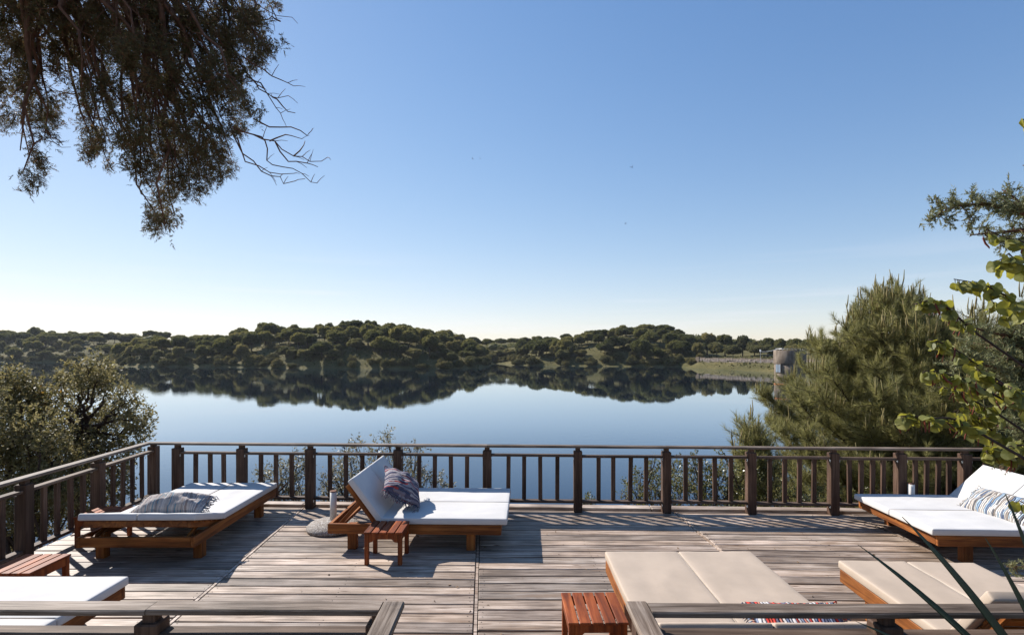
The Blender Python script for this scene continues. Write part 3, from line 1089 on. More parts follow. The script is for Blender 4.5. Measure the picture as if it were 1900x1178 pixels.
# marker line on the lake side
ca = Vector(at(1411, 652, 216)); cb = Vector((TX - 2.5, TY, LAKE_Z + 8.2))
mk = empty('marker_post', (ca.x, ca.y, LAKE_Z))
tag(mk, 'thin white marker post standing on the grassy dam bank', 'post')
MB().tube([(0, 0, 1.0), (0, 0, ca.z - LAKE_Z + .1)], .06, 8).build('mast', M_STEEL, mk)
MB().box(-.22, .22, -.22, .22, ca.z - LAKE_Z - .1, ca.z - LAKE_Z + .75, .05).build('white_plate', plain('white_paint', (.75, .75, .75)), mk)
cb_o = MB().tube([tuple(ca.lerp(cb, t) - Vector((0, 0, .25 * 4 * t * (1 - t)))) for t in np.linspace(0, 1, 12)], .035, 5).build('cable', M_STEEL)
tag(cb_o, 'thin grey cable strung from the white post to the tower', 'cable')

# ------------------------------------------------------------------ deck
VPD = Vector((-0.052, 1.0, 0)).normalized()       # direction of the joints between deck bays
deck = empty('deck', (0, 0, 0))
tag(deck, 'weathered plank deck on the lake bank', kind='structure')


def far_edge(x):                                  # deck edge under the far railing
    return 8.33 - 0.042 * (x + 5.2)


def joint_x(c, y):                                # x of a bay joint at depth y
    return c - 0.052 * (y - 6.0)


JOINTS = [-5.62, -3.02, -0.385, 2.47, 4.95, 7.6]  # joint positions at depth 6
PITCH, GAP = 0.181, 0.015
rngb = random.Random(21)
NAILS = []
def clip_half(poly, f):
    out = []
    for i in range(len(poly)):
        a, b = poly[i], poly[(i + 1) % len(poly)]
        fa, fb_ = f(a), f(b)
        if fa >= 0: out.append(a)
        if (fa >= 0) != (fb_ >= 0):
            t = fa / (fa - fb_)
            out.append((a[0] + (b[0] - a[0]) * t, a[1] + (b[1] - a[1]) * t))
    return out


def board(poly, z, ang, parent, thick=0.032):
    """a plank with a slightly rounded edge from a convex outline"""
    cx = sum(p[0] for p in poly) / len(poly); cy = sum(p[1] for p in poly) / len(poly)
    c, s = math.cos(-ang), math.sin(-ang)
    loc = [((p[0] - cx) * c - (p[1] - cy) * s, (p[0] - cx) * s + (p[1] - cy) * c) for p in poly]
    n = len(loc)
    b = 0.005
    def inset(q):
        r = math.hypot(*q)
        mx = max(abs(p[1]) for p in loc); mxx = max(abs(p[0]) for p in loc)
        return (q[0] * (1 - b / mxx), q[1] * (1 - b / max(mx, .02)))
    V = [(p[0], p[1], -thick) for p in loc] + [(p[0], p[1], -b) for p in loc] + [(*inset(p), 0) for p in loc]
    F = [tuple(range(n))[::-1], tuple(2 * n + i for i in range(n))]
    for k in (0, 1):
        for i in range(n):
            j = (i + 1) % n
            F.append((k * n + i, k * n + j, (k + 1) * n + j, (k + 1) * n + i))
    o = link('deck_board', mesh('deck_board', V, F, M_DECK), parent, (cx, cy, z), (rngb.gauss(0, .004), rngb.gauss(0, .0008), ang))
    return o


BAY_ANG = [0.000, -0.010, -0.004, -0.030, -0.040]
for bay in range(5):
    ang = BAY_ANG[bay]
    xl, xr = JOINTS[bay], JOINTS[bay + 1]
    xm = (xl + xr) / 2
    yy = 2.15 + rngb.random() * .05
    while yy < 8.75:
        w = PITCH * rngb.uniform(.93, 1.07)
        y0, y1 = yy + GAP / 2, yy + w - GAP * rngb.uniform(.5, .9)
        t = math.tan(ang)
        poly = [(xl - .5, y0 + t * (xl - .5 - xm)), (xr + .5, y0 + t * (xr + .5 - xm)), (xr + .5, y1 + t * (xr + .5 - xm)), (xl - .5, y1 + t * (xl - .5 - xm))]
        g = .022
        poly = clip_half(poly, lambda p: p[0] - (joint_x(xl, p[1]) + g))
        poly = clip_half(poly, lambda p: (joint_x(xr, p[1]) - g) - p[0])
        poly = clip_half(poly, lambda p: far_edge(p[0]) - .17 - p[1])
        if len(poly) >= 3 and max(p[1] for p in poly) - min(p[1] for p in poly) > .03:
            z = rngb.gauss(0, .0016)
            board(poly, z, ang, deck)
            ym = (y0 + y1) / 2
            for xe in (joint_x(xl, ym) + .06, joint_x(xr, ym) - .06, joint_x(xl, ym) + 1.3):
                for dy in (-.045, .045):
                    q = (xe + rngb.gauss(0, .008), ym + t * (xe - xm) + dy + rngb.gauss(0, .006))
                    if q[1] < far_edge(q[0]) - .2: NAILS.append((*q, z))
        yy += w
nb = MB()
for (x, y, z) in NAILS:
    r = .0055
    nb.add([(x + r * math.cos(k * 1.0472), y + r * math.sin(k * 1.0472), z + .0022) for k in range(6)], [tuple(range(6))])
tag(nb.build('nail_heads', M_NAIL, deck), kind='stuff')
for c in JOINTS[1:-1]:
    y0, y1 = 2.2, far_edge(joint_x(c, 8.2)) - .18
    pts = []
    hw = .0135
    V = [(joint_x(c, y0) - hw, y0), (joint_x(c, y0) + hw, y0), (joint_x(c, y1) + hw, y1), (joint_x(c, y1) - hw, y1)]
    mb = MB(); mb.add([(p[0], p[1], -.03) for p in V] + [(p[0], p[1], .001) for p in V], [(3, 2, 1, 0), (4, 5, 6, 7), (0, 1, 5, 4), (1, 2, 6, 5), (2, 3, 7, 6), (3, 0, 4, 7)])
    mb.build('joint_batten', M_DECK, deck)
    V = [(joint_x(c, y0) - .08, y0), (joint_x(c, y0) + .08, y0), (joint_x(c, y1) + .08, y1), (joint_x(c, y1) - .08, y1)]
    mb = MB(); mb.add([(p[0], p[1], -.19) for p in V] + [(p[0], p[1], -.038) for p in V], [(3, 2, 1, 0), (4, 5, 6, 7), (0, 1, 5, 4), (1, 2, 6, 5), (2, 3, 7, 6), (3, 0, 4, 7)])
    mb.build('joist', M_POST, deck)
lit_p = []
rngl = np.random.default_rng(17)
for k in range(170):
    y = rngl.uniform(3.2, 7.9); x = rngl.uniform(-5.3, 6.8)
    lit_p.append((x, y, .006 + .004 * rngl.random()))
lit_p = np.array(lit_p)
lit_d = unit(np.stack([rngl.normal(size=170), rngl.normal(size=170), rngl.normal(size=170) * .15], -1))
ll = rngl.uniform(.018, .045, 170)
tag(link('leaf_litter', fast_mesh('leaf_litter', diamonds(lit_p, lit_d, ll, ll * rngl.uniform(.15, .55, 170), rngl), 4, plain('dry_leaf', (.16, .10, .055), 0.9)), deck), kind='stuff')
# kerb plank on the outer edge, joists and posts under the deck
fa = math.atan(-0.042)
for k in range(5):
    x0, x1 = -5.75 + k * 2.6, -5.75 + (k + 1) * 2.6 - .01
    o = MB().box(-(x1 - x0) / 2, (x1 - x0) / 2, 0, .17, -.03, .035, .006).build('edge_board', M_DECK, deck)
    xm = (x0 + x1) / 2
    o.location = (xm, far_edge(xm) - .135, .002 * k % .003); o.rotation_euler = (0, 0, fa)
for k in range(11):
    x = -5.6 + k * 1.27
    MB().box(x - .03, x + .03, 2.2, far_edge(x) - .2, -.2, -.036, .004).build('joist', M_POST, deck)
for x in (-5.4, -2.5, .4, 3.3, 6.2):
    for y in (3, 5.5, 7.9):
        MB().box(x - .08, x + .08, y - .08, y + .08, -3.2, -.2, .006).build('deck_pillar', M_POST, deck)
MB().box(-5.7, 7.4, 0, .05, -.26, -.034, .004).build('fascia', M_POST, deck, loc=(0, 8.33 - .042 * 5.2 + .05, 0), rot=(0, 0, fa))

# ------------------------------------------------------------------ railings
CAPW, CAPT, RAIL_H = .115, .032, .964


def railing(name, label, pts, posts, nbal, cat='railing', skip_first=False, cap_extra=(0, 0), close=True):
    """pts: the straight line (two points); posts: distances along it; nbal: balusters per bay"""
    a, b = Vector((*pts[0], 0)), Vector((*pts[1], 0))
    d = b - a; L = d.length
    ang = math.atan2(d.y, d.x)
    root = empty(name, a, ang)
    tag(root, label, cat)
    rr = random.Random(len(label))
    PW = .062
    for i, s in enumerate(posts):
        j = rr.gauss(0, .003)
        mb = MB()
        mb.box(s - PW, s + PW, -PW, PW, .002, .885, .008)
        # bevelled shoulder and the narrower tenon that carries the cap
        mb.add(*cbox(s - PW * .55, s + PW * .55, -PW * .55, PW * .55, .88, RAIL_H - CAPT - .001, .004))
        top = mb.v[0]
        mb.build('post', M_POST, root)
    # cap rail in lengths that meet over every second post
    cuts = [-cap_extra[0]] + [posts[i] for i in range(2, len(posts) - 1, 2)] + [L + cap_extra[1]]
    for i in range(len(cuts) - 1):
        x0, x1 = cuts[i], cuts[i + 1] - .003
        n = 9
        mbc = MB()
        prof = [(-CAPW / 2, .006), (-CAPW / 2, CAPT - .007), (-CAPW / 2 + .007, CAPT), (CAPW / 2 - .007, CAPT), (CAPW / 2, CAPT - .007), (CAPW / 2, .006), (CAPW / 2 - .006, 0), (-CAPW / 2 + .006, 0)]
        V = []; F = []
        ph = rr.uniform(0, 6)
        xm = (x0 + x1) / 2
        for k in range(n):
            x = x0 + (x1 - x0) * k / (n - 1)
            w = .004 * math.sin(x * 1.9 + ph) ; h = .0
            if 0 < k < n - 1: h = -.003 * (1 + math.sin(x * 2.3 + ph)) if False else 0
            for (py, pz) in prof: V.append((x - xm, py + w, pz + h))
        m_ = len(prof)
        for k in range(n - 1):
            for q in range(m_):
                q2 = (q + 1) % m_
                F.append((k * m_ + q, (k + 1) * m_ + q, (k + 1) * m_ + q2, k * m_ + q2))
        F.append(tuple(range(m_))); F.append(tuple((n - 1) * m_ + q for q in range(m_))[::-1])
        F = [f[::-1] for f in F]
        mbc.add(V, F)
        mbc.build('top_rail', M_RAILCAP, root, loc=(xm, 0, RAIL_H - CAPT))
    for i in range(len(posts) - 1):
        s0, s1 = posts[i] + PW + .001, posts[i + 1] - PW - .001
        if s1 - s0 < .25: continue
        xm = (s0 + s1) / 2; hl = (s1 - s0) / 2
        dz = rr.gauss(0, .003)
        MB().box(-hl, hl, -.045, .045, -.016, .016, .004).build('middle_rail', M_RAILDK, root, loc=(xm, 0, .812 + dz), rot=(0, rr.gauss(0, .002), 0))
        MB().box(-hl, hl, -.045, .045, -.018, .018, .004).build('bottom_rail', M_RAILDK, root, loc=(xm, 0, .152 + rr.gauss(0, .003)), rot=(0, rr.gauss(0, .002), 0))
        nb_ = nbal[i] if hasattr(nbal, '__len__') else nbal
        for k in range(nb_):
            x = s0 + (s1 - s0) * (k + 1) / (nb_ + 1) + rr.gauss(0, .006)
            me = BAL
            link('baluster', BAL, root, (x, 0, .172), (rr.gauss(0, .004), rr.gauss(0, .006), 0))
        for s in (s0, s1):
            for z in (.775, .115):
                MB().box(s - .004, s + .004, -.049 - .003, -.028, z - .012, z + .022, .001).build('bracket', M_STEEL, root)
    return root


BAL = MB().box(-.030, .030, -.018, .018, 0, .623, .003).mesh('baluster', M_POST)
FP = [330, 449, 576, 739, 904, 1072, 1236, 1393, 1546, 1670, 1790]
fl0 = Vector((-5.50, far_edge(-5.50) - .20)); fl1 = Vector((7.02, far_edge(7.02) - .20))
fdir = (fl1 - fl0).normalized()
posts = []
for p in FP:
    t = (p - 950) / 1000
    # intersect sight column with the rail line
    s = (t * fl0.y - fl0.x) / (fdir.x - t * fdir.y)
    posts.append(s)
Lf = (fl1 - fl0).length
railing('lakeside_railing', 'long dark brown baluster railing along the lake edge of the deck', [fl0, fl1], posts + [Lf - .03], [3, 3, 4, 4, 4, 4, 4, 4, 4, 4, 1], cap_extra=(.045, .05))
l0 = Vector((-5.49, fl0.y - .06)); ld = Vector((.06, -1.0)).normalized()
l1 = l0 + ld * 5.3
lp = []
for p in (285, 182, 45):
    t = (p - 950) / 1000
    lp.append((t * l0.y - l0.x) / (ld.x - t * ld.y))
lp += [lp[-1] + 1.18, 5.2]
railing('side_railing', 'brown baluster railing on the deck side beside the leafy oak', [l0, l1], lp, [4, 4, 4, 4], cap_extra=(.0, 0))
r0 = Vector((7.02, fl1.y - .14)); r1 = Vector((7.28, 2.9))
railing('side_railing', 'brown baluster railing on the deck side behind the round-leaved branches', [r0, r1], [.55, 1.75, 2.95, 4.15, 4.8], [4, 4, 4, 3], cap_extra=(.0, 0))

NRY = 2.93
n1 = railing('stair_side_railing', 'weathered grey-topped railing with post, in front of the low white bed', [(-5.12, NRY + .02), (-.64, NRY)], [.15, 1.75, 3.16, 4.40], [5, 5, 4], cap_extra=(.06, -.07))
n2 = railing('stair_side_railing', 'weathered grey-topped railing in front of the beige beds', [(.69, NRY - .02), (7.2, NRY - .04)], [.03, 1.32, 2.75, 4.2, 5.6, 6.45], [4, 5, 5, 5, 3], cap_extra=(-.055, .0))


def handrail(name, label, x, sgn):
    root = empty(name, (x, NRY, 0))
    tag(root, label, 'handrail')
    a = Vector((0, .056, RAIL_H - .002)); b = Vector((0, -.95, RAIL_H + .0))
    d = (b - a); L = d.length; pit = math.atan2(d.z, -d.y)
    o = MB().box(0, L, -.058, .058, -.034, 0.004, .008).build('handrail', M_RAILCAP, root, loc=a)
    o.rotation_euler = Matrix(((d.x / L, 1, 0), (d.y / L, 0, -d.z / L), (d.z / L, 0, d.y / L))).to_euler()
    # exact frame: local x along the slope, local y across
    ux = d.normalized(); uy = Vector((1, 0, 0)); uz = ux.cross(uy)
    if uz.z < 0: uy = -uy; uz = ux.cross(uy)
    o.rotation_euler = Matrix((ux, uy, uz)).transposed().to_euler()
    MB().box(-.055, .055, -.90, -.79, .165, RAIL_H - .04, .006).build('post', M_POST, root)
    return root


handrail('stair_handrail', 'short grey handrail turning off the railing by the low white bed', -.652, -1)
handrail('stair_handrail', 'short grey handrail turning off the railing beside the orange-red table', .686, 1)
# steps and terrace the viewer stands on
M_TERR = plain('terrace_stone', (.30, .27, .24), 0.9, 0, 0.25, 5, 0.2, 0.3)
ter = MB().box(-6, 7.5, -6, 1.05, -.6, .66, .02).build('terrace', M_TERR)
tag(ter, 'stone terrace behind the deck', kind='structure')
for k, (ya, yb, zt) in enumerate(((1.05, 1.40, .50), (1.40, 1.75, .33), (1.75, 2.10, .165))):
    st = MB().box(-.75, .80, ya + .002, yb, -.5, zt, .01).build('step', M_TERR)
    tag(st, 'stone step down to the deck', kind='structure')

# ------------------------------------------------------------------ cushions and furniture
def axis_pts(h, r, n):
    e = [-h, -h + r * .12, -h + r * .4, -h + r]
    mid = list(np.linspace(-h + r, h - r, n))[1:-1]
    return np.array(e + mid + [-q for q in e[::-1]])


def cushion(lx, ly, t, r=0.022, wr=0.004, seed=0, nx=26, ny=12, pillowy=0.006):
    """flat mattress pad: rounded box centred in x,y with its base at z=0"""
    r = min(r, t * .49)
    ax = [axis_pts(lx / 2, r, nx), axis_pts(ly / 2, r, ny), axis_pts(t / 2, r, 3)]
    V = []; F = []
    for a in range(3):
        u, w = (a + 1) % 3, (a + 2) % 3
        for s in (-1, 1):
            A, B = np.meshgrid(ax[u], ax[w], indexing='ij')
            P = np.zeros(A.shape + (3,))
            P[..., u] = A; P[..., w] = B; P[..., a] = s * (lx, ly, t)[a] / 2
            k = sum(len(q) for q in V)
            nu, nw = A.shape
            V.append(P.reshape(-1, 3))
            for i in range(nu - 1):
                for j in range(nw - 1):
                    q = (k + i * nw + j, k + (i + 1) * nw + j, k + (i + 1) * nw + j + 1, k + i * nw + j + 1)
                    F.append(q if s > 0 else q[::-1])
    V = np.concatenate(V)
    h = np.array([lx / 2, ly / 2, t / 2])
    c = np.clip(V, -(h - r), h - r)
    d = V - c
    V = c + unit(d) * r * (np.linalg.norm(d, axis=1, keepdims=True) > 1e-9)
    key = np.round(V * 1e5).astype(np.int64)
    _, ui, inv = np.unique(key, axis=0, return_index=True, return_inverse=True)
    inv = inv.reshape(-1)
    V = V[ui]
    F = [tuple(int(inv[i]) for i in f) for f in F]
    F = [f for f in F if len(set(f)) >= 3]
    F = [tuple(dict.fromkeys(f)) for f in F]
    out = []
    for p in V:
        q = Vector((p[0] * 2.2 + seed * 3.1, p[1] * 5.0 + seed, p[2] * 2))
        n1 = mnoise.noise(q) + .5 * mnoise.noise(q * 2.7)
        e = max(0, 1 - (2 * p[0] / lx) ** 4) * max(0, 1 - (2 * p[1] / ly) ** 4)
        dz = wr * n1 * (.3 + .7 * e) + pillowy * e
        z = p[2] + t / 2
        out.append((p[0] + .003 * n1, p[1] + .003 * mnoise.noise(q * 1.7 + Vector((9, 0, 0))), z + dz * (z / t)))
    return np.array(out), F


def lounger(name, label, loc, rz, L=2.05, W=1.40, hinge=.60, back=0.0, fab=None, seed=0, overhang=.07, backlen=None, drop=(0, 0), group=None):
    """double sun bed. local x runs from head (0) to foot (L); y across; z up"""
    root = empty(name, loc, rz)
    tag(root, label, 'sun lounger', group)
    fab = fab or M_WHITE
    z0, z1 = .20, .315
    hw = W / 2
    T = .042
    rr = random.Random(seed)
    for s in (-1, 1):
        y = s * (hw - T / 2)
        MB().box(-L / 2, L / 2, -T / 2, T / 2, z0, z1, .004).build('side_rail', M_TEAK, root, loc=(L / 2, y, 0))
    for x in (T / 2, L - T / 2):
        o = MB().box(-(hw - T) + .001, (hw - T) - .001, -T / 2, T / 2, z0 + .003, z1 - .003, .004).build('end_rail', M_TEAK, root, loc=(x, 0, 0), rot=(0, 0, R(90)))
    for x in (.27, L - .36):
        for s in (-1, 1):
            y = s * (hw - T - .05)
            MB().box(-.05, .05, -.048, .048, .001, z1 - .02, .004).build('leg', M_TEAKZ, root, loc=(x, y, 0))
    # fixed seat slats
    n = 11
    for k in range(n):
        x = hinge + .06 + (L - T - hinge - .1) * k / (n - 1)
        MB().box(-(hw - T - .002), hw - T - .002, -.032, .032, z1 - .026, z1 - .006, .003).build('slat', M_TEAK, root, loc=(x, 0, 0), rot=(0, 0, R(90)))
    # hinged back: frame boards and slats turning about (hinge, z1)
    bl = backlen or hinge
    B = Matrix.Translation((hinge, 0, z1 + .004)) @ Matrix.Rotation(back, 4, 'Y')
    fr = MB()
    lift = .002 if back > .05 else 0
    for s in (-1, 1):
        y = s * (hw - T - .03)
        fr.box(-bl + .02, -.01, y - .018, y + .018, -.075 if back > .05 else -.05, -.004, .003)
    fr.box(-bl + .02, -bl + .058, -(hw - T - .05), hw - T - .05, -.07 if back > .05 else -.05, -.004, .003)
    bf = fr.build('back_frame', M_TEAK, root)
    bf.matrix_local = B
    for k in range(5):
        x = -bl + .10 + (bl - .17) * k / 4
        MB().box(-(hw - T - .004), hw - T - .004, -.032, .032, -.022, -.003, .003).build('slat', M_TEAK, bf, loc=(x, 0, 0), rot=(0, 0, R(90)))
    if back > .05:
        for s in (-1, 1):
            y = s * (hw - T - .085)
            top = B @ Vector((-bl * .55, y, -.06))
            foot = Vector((.10 if back > .5 else max(.06, top.x - .2), y, z0 + .07))
            mid = (top + foot) / 2
            d = (top - foot); Ls = d.length
            o = MB().box(-Ls / 2, Ls / 2, -.013, .013, -.022, .022, .003).build('prop_strut', M_TEAK, root, loc=mid)
            o.rotation_euler = (0, -math.atan2(d.z, d.x), 0)
        MB().box(-(hw - T - .004), hw - T - .004, -.02, .02, z0 + .02, z0 + .06, .003).build('cross_bar', M_TEAK, root, loc=(.10, 0, 0), rot=(0, 0, R(90)))
    # two pads side by side, each with a seat and a back section
    mw = W / 2 + .004
    mt = .075
    for i, s in enumerate((-1, 1)):
        y = s * (mw / 2 + .001) ; dr = drop[i]
        sl = L - hinge + overhang
        v, f = cushion(sl, mw - .004, mt, .017, .0065, seed * 7 + i, 40, 18, .003)
        o = MB().add(v, f).build('mattress', fab, root, True, loc=(hinge + sl / 2 + .002, y, z1 + .001 - dr))
        pv = [( -sl / 2 + .03, s * -(mw / 2 - .006), mt * .93), (sl / 2 - .03, s * -(mw / 2 - .006), mt * .93)]
        pp = MB().tube([(-sl / 2 + .025 + (sl - .05) * k / 8, -s * (mw / 2 - .008), mt - .006) for k in range(9)], .0045, 5).build('piping', M_PIPING, o, True)
        pp2 = MB().tube([(sl / 2 - .006, -mw / 2 + .03 + (mw - .06) * k / 5, mt * .80) for k in range(6)], .004, 5).build('piping', M_PIPING, o, True)
        bls = bl + .01
        v, f = cushion(bls, mw - .004, mt, .017, .007, seed * 7 + i + 3, 20, 18, .003)
        o2 = MB().add(v, f).build('back_mattress', fab, root, True)
        o2.matrix_local = B @ Matrix.Translation((-bls / 2 - .004 - (mt * .55 * math.tan(back / 2) if back > .05 else 0) * 0, y, .001 - dr))
    return root


lounger('double_lounger', 'white double lounger with low-raised head, foot against the railing corner', (-4.105, 5.87, 0), R(90.6), L=2.10, W=1.28, hinge=.62, back=R(16), seed=1, overhang=.03)
lounger('double_lounger', 'white double lounger with steep backrest beside the round umbrella base', (-2.147, 7.03, 0), R(-1.6), L=2.04, W=1.40, back=R(53), seed=2)
lounger('double_lounger', 'white double lounger with raised back under the round-leaved branches', (6.74, 6.56, 0), R(180 - 2.5), L=2.03, W=1.46, hinge=.80, back=R(43), seed=3, overhang=.06, backlen=.62)
lounger('double_lounger', 'wide beige-covered double lounger beside the square red table', (1.62, 3.25, 0), R(90.0), L=1.99, W=1.42, back=R(27), fab=M_BEIGE, seed=4, overhang=.03)
lounger('double_lounger', 'narrower beige-covered double lounger with raised back behind the yucca blades', (3.56, 3.05, 0), R(87.0), L=1.94, W=1.22, back=R(53), fab=M_BEIGE, seed=5, overhang=.03)
lounger('double_lounger', 'flat white double lounger tucked behind the near railing', (-5.06, 3.95, 0), R(0.0), L=1.70, W=1.47, back=0.0, seed=6, overhang=.03)


def side_table(label, x0, x1, y0, y1, h=.365, rz=0.0, slats=5, along='y'):
    w, d = x1 - x0, y1 - y0
    root = empty('side_table', ((x0 + x1) / 2, (y0 + y1) / 2, 0), rz)
    tag(root, label, 'side table', 'slatted red side tables')
    p = w / slats
    for k in range(slats):
        x = -w / 2 + p * (k + .5)
        MB().box(-p / 2 + .006, p / 2 - .006, -d / 2, d / 2, h - .020, h, .004).build('slat', M_TABLE, root, loc=(x, 0, 0), rot=(0, 0, random.gauss(0, .004)))
    lw = .045
    for sx in (-1, 1):
        for sy in (-1, 1):
            MB().box(-lw / 2, lw / 2, -lw / 2, lw / 2, .001, h - .021, .004).build('leg', M_TABLEZ, root, loc=(sx * (w / 2 - lw / 2 - .012), sy * (d / 2 - lw / 2 - .012), 0))
    for sy in (-1, 1):                      # aprons with a shallow arch
        y = sy * (d / 2 - .025)
        hx = w / 2 - lw - .014
        n = 10
        V = []; F = []
        for k in range(n + 1):
            x = -hx + 2 * hx * k / n
            t = abs(x) / hx
            zb = h - .115 + (.035 if t < .62 else .035 * (1 - (t - .62) / .2) if t < .82 else 0)
            for yy_ in (y - .011, y + .011):
                V += [(x, yy_, zb), (x, yy_, h - .022)]
        for k in range(n):
            a = k * 4; b = a + 4
            F += [(a, b, b + 1, a + 1), (a + 2, a + 3, b + 3, b + 2), (a, a + 2, b + 2, b), (a + 1, b + 1, b + 3, a + 3)]
        F += [(0, 1, 3, 2), (n * 4, n * 4 + 2, n * 4 + 3, n * 4 + 1)]
        MB().add(V, F).build('apron', M_TABLEZ, root)
    for sx in (-1, 1):
        x = sx * (w / 2 - .025)
        MB().box(x - .011, x + .011, -(d / 2 - lw - .014), d / 2 - lw - .014, h - .095, h - .022, .003).build('apron', M_TABLEZ, root)
    return root


side_table('slatted red table by the side railing, next to the low white bed', -4.75, -4.30, 4.80, 5.27, rz=R(1))
side_table('slatted red table squeezed between the side railing and the white lounger head', -5.24, -4.82, 6.42, 6.88, rz=R(2))
side_table('slatted red table with a long shadow, in front of the steep-backed lounger', -1.625, -1.19, 5.88, 6.29, rz=R(-1))
side_table('slatted orange-red table against the wide beige lounger', .40, .855, 3.93, 4.43, rz=R(1.0))


def pillow(label, kind, M, w=.50, d=.42, t=.13, seed=0, fringe=26, slump=0.0, frl=.06, bendx=0.0):
    """rag-woven pillow: local x along its length (fringed ends), y across, z up"""
    root = empty('rag_pillow')
    tag(root, label, 'pillow', 'rag-woven pillows')
    root.matrix_world = M
    nx, ny = 46, 22
    V = []; F = []
    for side in (1, -1):
        for i in range(nx + 1):
            for j in range(ny + 1):
                u = -1 + 2 * i / nx; v = -1 + 2 * j / ny
                e = max(0, 1 - abs(u) ** 3.0) ** .55 * max(0, 1 - abs(v) ** 2.6) ** .55
                q = Vector((u * 2 + seed * 5.3, v * 2, side * .7))
                n1 = mnoise.noise(q) ; n2 = mnoise.noise(Vector((u * 24 + seed, v * 1.5, side)))
                pinch = 1 - .05 * (1 - v * v) if abs(u) > .8 else 1
                x = u * w / 2 * (1 - .05 * (1 - v * v) * abs(u)) ; y = v * d / 2 * (1 - .07 * (1 - u * u))
                z = side * t / 2 * e * (1 + .35 * n1) + .010 * n2 * min(1, e * 2) + bendx * (u * u)
                if side < 0: z *= .7
                V.append((x + .008 * n1, y + .01 * mnoise.noise(q * 1.4), z + t * .33))
    m = (nx + 1) * (ny + 1)
    for s in (0, 1):
        for i in range(nx):
            for j in range(ny):
                a = s * m + i * (ny + 1) + j
                q = (a, a + ny + 1, a + ny + 2, a + 1)
                F.append(q if s == 0 else q[::-1])
    MB().add(V, F).build('cover', M_RAG[kind], root, True)
    rr = random.Random(seed + 50)
    for sx in (-1, 1):
        fr = MB()
        for k in range(fringe):
            v = -1 + 2 * (k + .5) / fringe
            x0 = sx * w / 2 * (1 - .05 * (1 - v * v)); y0 = v * d / 2
            L = frl * rr.uniform(.6, 1.25)
            pts = [(x0 - sx * .01, y0, t * .33), (x0 + sx * L * .5, y0 + rr.gauss(0, .012), t * .33 + rr.uniform(-.02, .012)), (x0 + sx * L, y0 + rr.gauss(0, .022), t * .33 - rr.uniform(.01, .045))]
            fr.tube(pts, [.006, .0055, .003], 4)
        fr.build('fringe', M_RAG[kind], root, True)
    return root


def frame_at(loc, ux, uz):
    ux = Vector(ux).normalized(); uz = Vector(uz); uz = (uz - ux * uz.dot(ux)).normalized(); uy = uz.cross(ux)
    M = Matrix((ux, uy, uz)).transposed().to_4x4()
    M.translation = Vector(loc)
    return M


bk = R(16)
pillow('flattened grey-brown rag pillow lying across the low-headed white lounger', 'grey', frame_at((-3.955, 6.32, .458), (1, .08, 0), (0, -math.sin(bk), math.cos(bk))), .76, .36, .26, 1)
b2 = R(53)
pillow('plum and red fringed rag pillow propped on the steep backrest', 'plum', frame_at((-1.45, 6.84, .548), (-.20, .95, .24), (.60, -.36, .71)), .60, .52, .27, 2, 34, frl=.11)
pillow('blue-striped white rag pillow leaning on the raised back beneath the leaves', 'blue', frame_at((5.86, 6.42, .465), (.10, -1, .02), (-.60, 0, .8)), .82, .40, .15, 3)
pillow('red and white rag pillow at the head of the wide beige lounger', 'red', frame_at((1.95, 3.66, .475), (1, -.02, .0), (0, math.sin(R(27)) * -.9, 1)), .62, .34, .12, 4)


def umbrella_base(label, x, y, r=.34, tube_h=.49):
    root = empty('umbrella_base', (x, y, 0))
    tag(root, label, 'umbrella base', 'aggregate umbrella bases')
    v, f = revolve([(r * .97, .002), (r, .02), (r * .99, .045), (r * .9, .075), (r * .7, .098), (r * .4, .112), (.08, .118), (.05, .118)], 40)
    MB().add(v, f).build('disc', M_AGG, root, True)
    v, f = revolve([(.042, .10), (.042, tube_h), (.036, tube_h), (.036, tube_h - .06)], 20)
    MB().add(v, f).build('tube', M_TUBE, root, True)
    v, f = revolve([(.0425, tube_h - .005), (.044, tube_h - .002), (.044, tube_h + .008), (.036, tube_h + .008)], 20)
    MB().add(v, f).build('rim', M_RUST, root, True)
    return root


umbrella_base('pebbled round umbrella base with empty white tube behind the steep-backed lounger', -2.36, 7.12, .34)
umbrella_base('white umbrella tube standing between the lakeside railing and the white lounger', 5.60, 7.56, .22, .485)


# ------------------------------------------------------------------ birds
def bird(label, px, py, depth, rz, span=.36, flap=.25):
    root = empty('bird', at(px, py, depth), rz)
    tag(root, label, 'bird', 'birds in flight')
    root.rotation_euler = (random.uniform(-.5, .5), random.uniform(-.4, .4), rz)
    s = span
    v, f = tube([(-.24 * s, 0, 0), (-.16 * s, 0, .01 * s), (.02 * s, 0, .015 * s), (.16 * s, 0, .01 * s), (.26 * s, 0, .015 * s), (.33 * s, 0, .01 * s)], [.015 * s, .05 * s, .075 * s, .055 * s, .045 * s, .006 * s], 8)
    MB().add(v, f).build('body', M_BIRD, root, True)
    for k in (-1, 1):
        z = flap * s
        V = [(.12 * s, 0, .02 * s), (.10 * s, k * .25 * s, z * .7), (-.02 * s, k * .5 * s, z), (-.06 * s, k * .26 * s, z * .6), (-.10 * s, 0, .02 * s)]
        V2 = [(a, b, c - .012 * s) for a, b, c in V]
        n = 5
        F = [tuple(range(n)), tuple(range(2 * n - 1, n - 1, -1))] + [(i, i + n, (i + 1) % n + n, (i + 1) % n) for i in range(n)]
        MB().add(V + V2, F).build('wing', M_BIRD, root)
    MB().add([(-.2 * s, -.02 * s, 0), (-.2 * s, .02 * s, 0), (-.40 * s, .06 * s, .0), (-.40 * s, -.06 * s, 0), (-.2 * s, 0, .02 * s), (-.40 * s, 0, .012 * s)],
             [(0, 3, 2, 1), (0, 4, 5, 3), (4, 1, 2, 5), (0, 1, 4), (3, 5, 2)]).build('tail', M_BIRD, root)


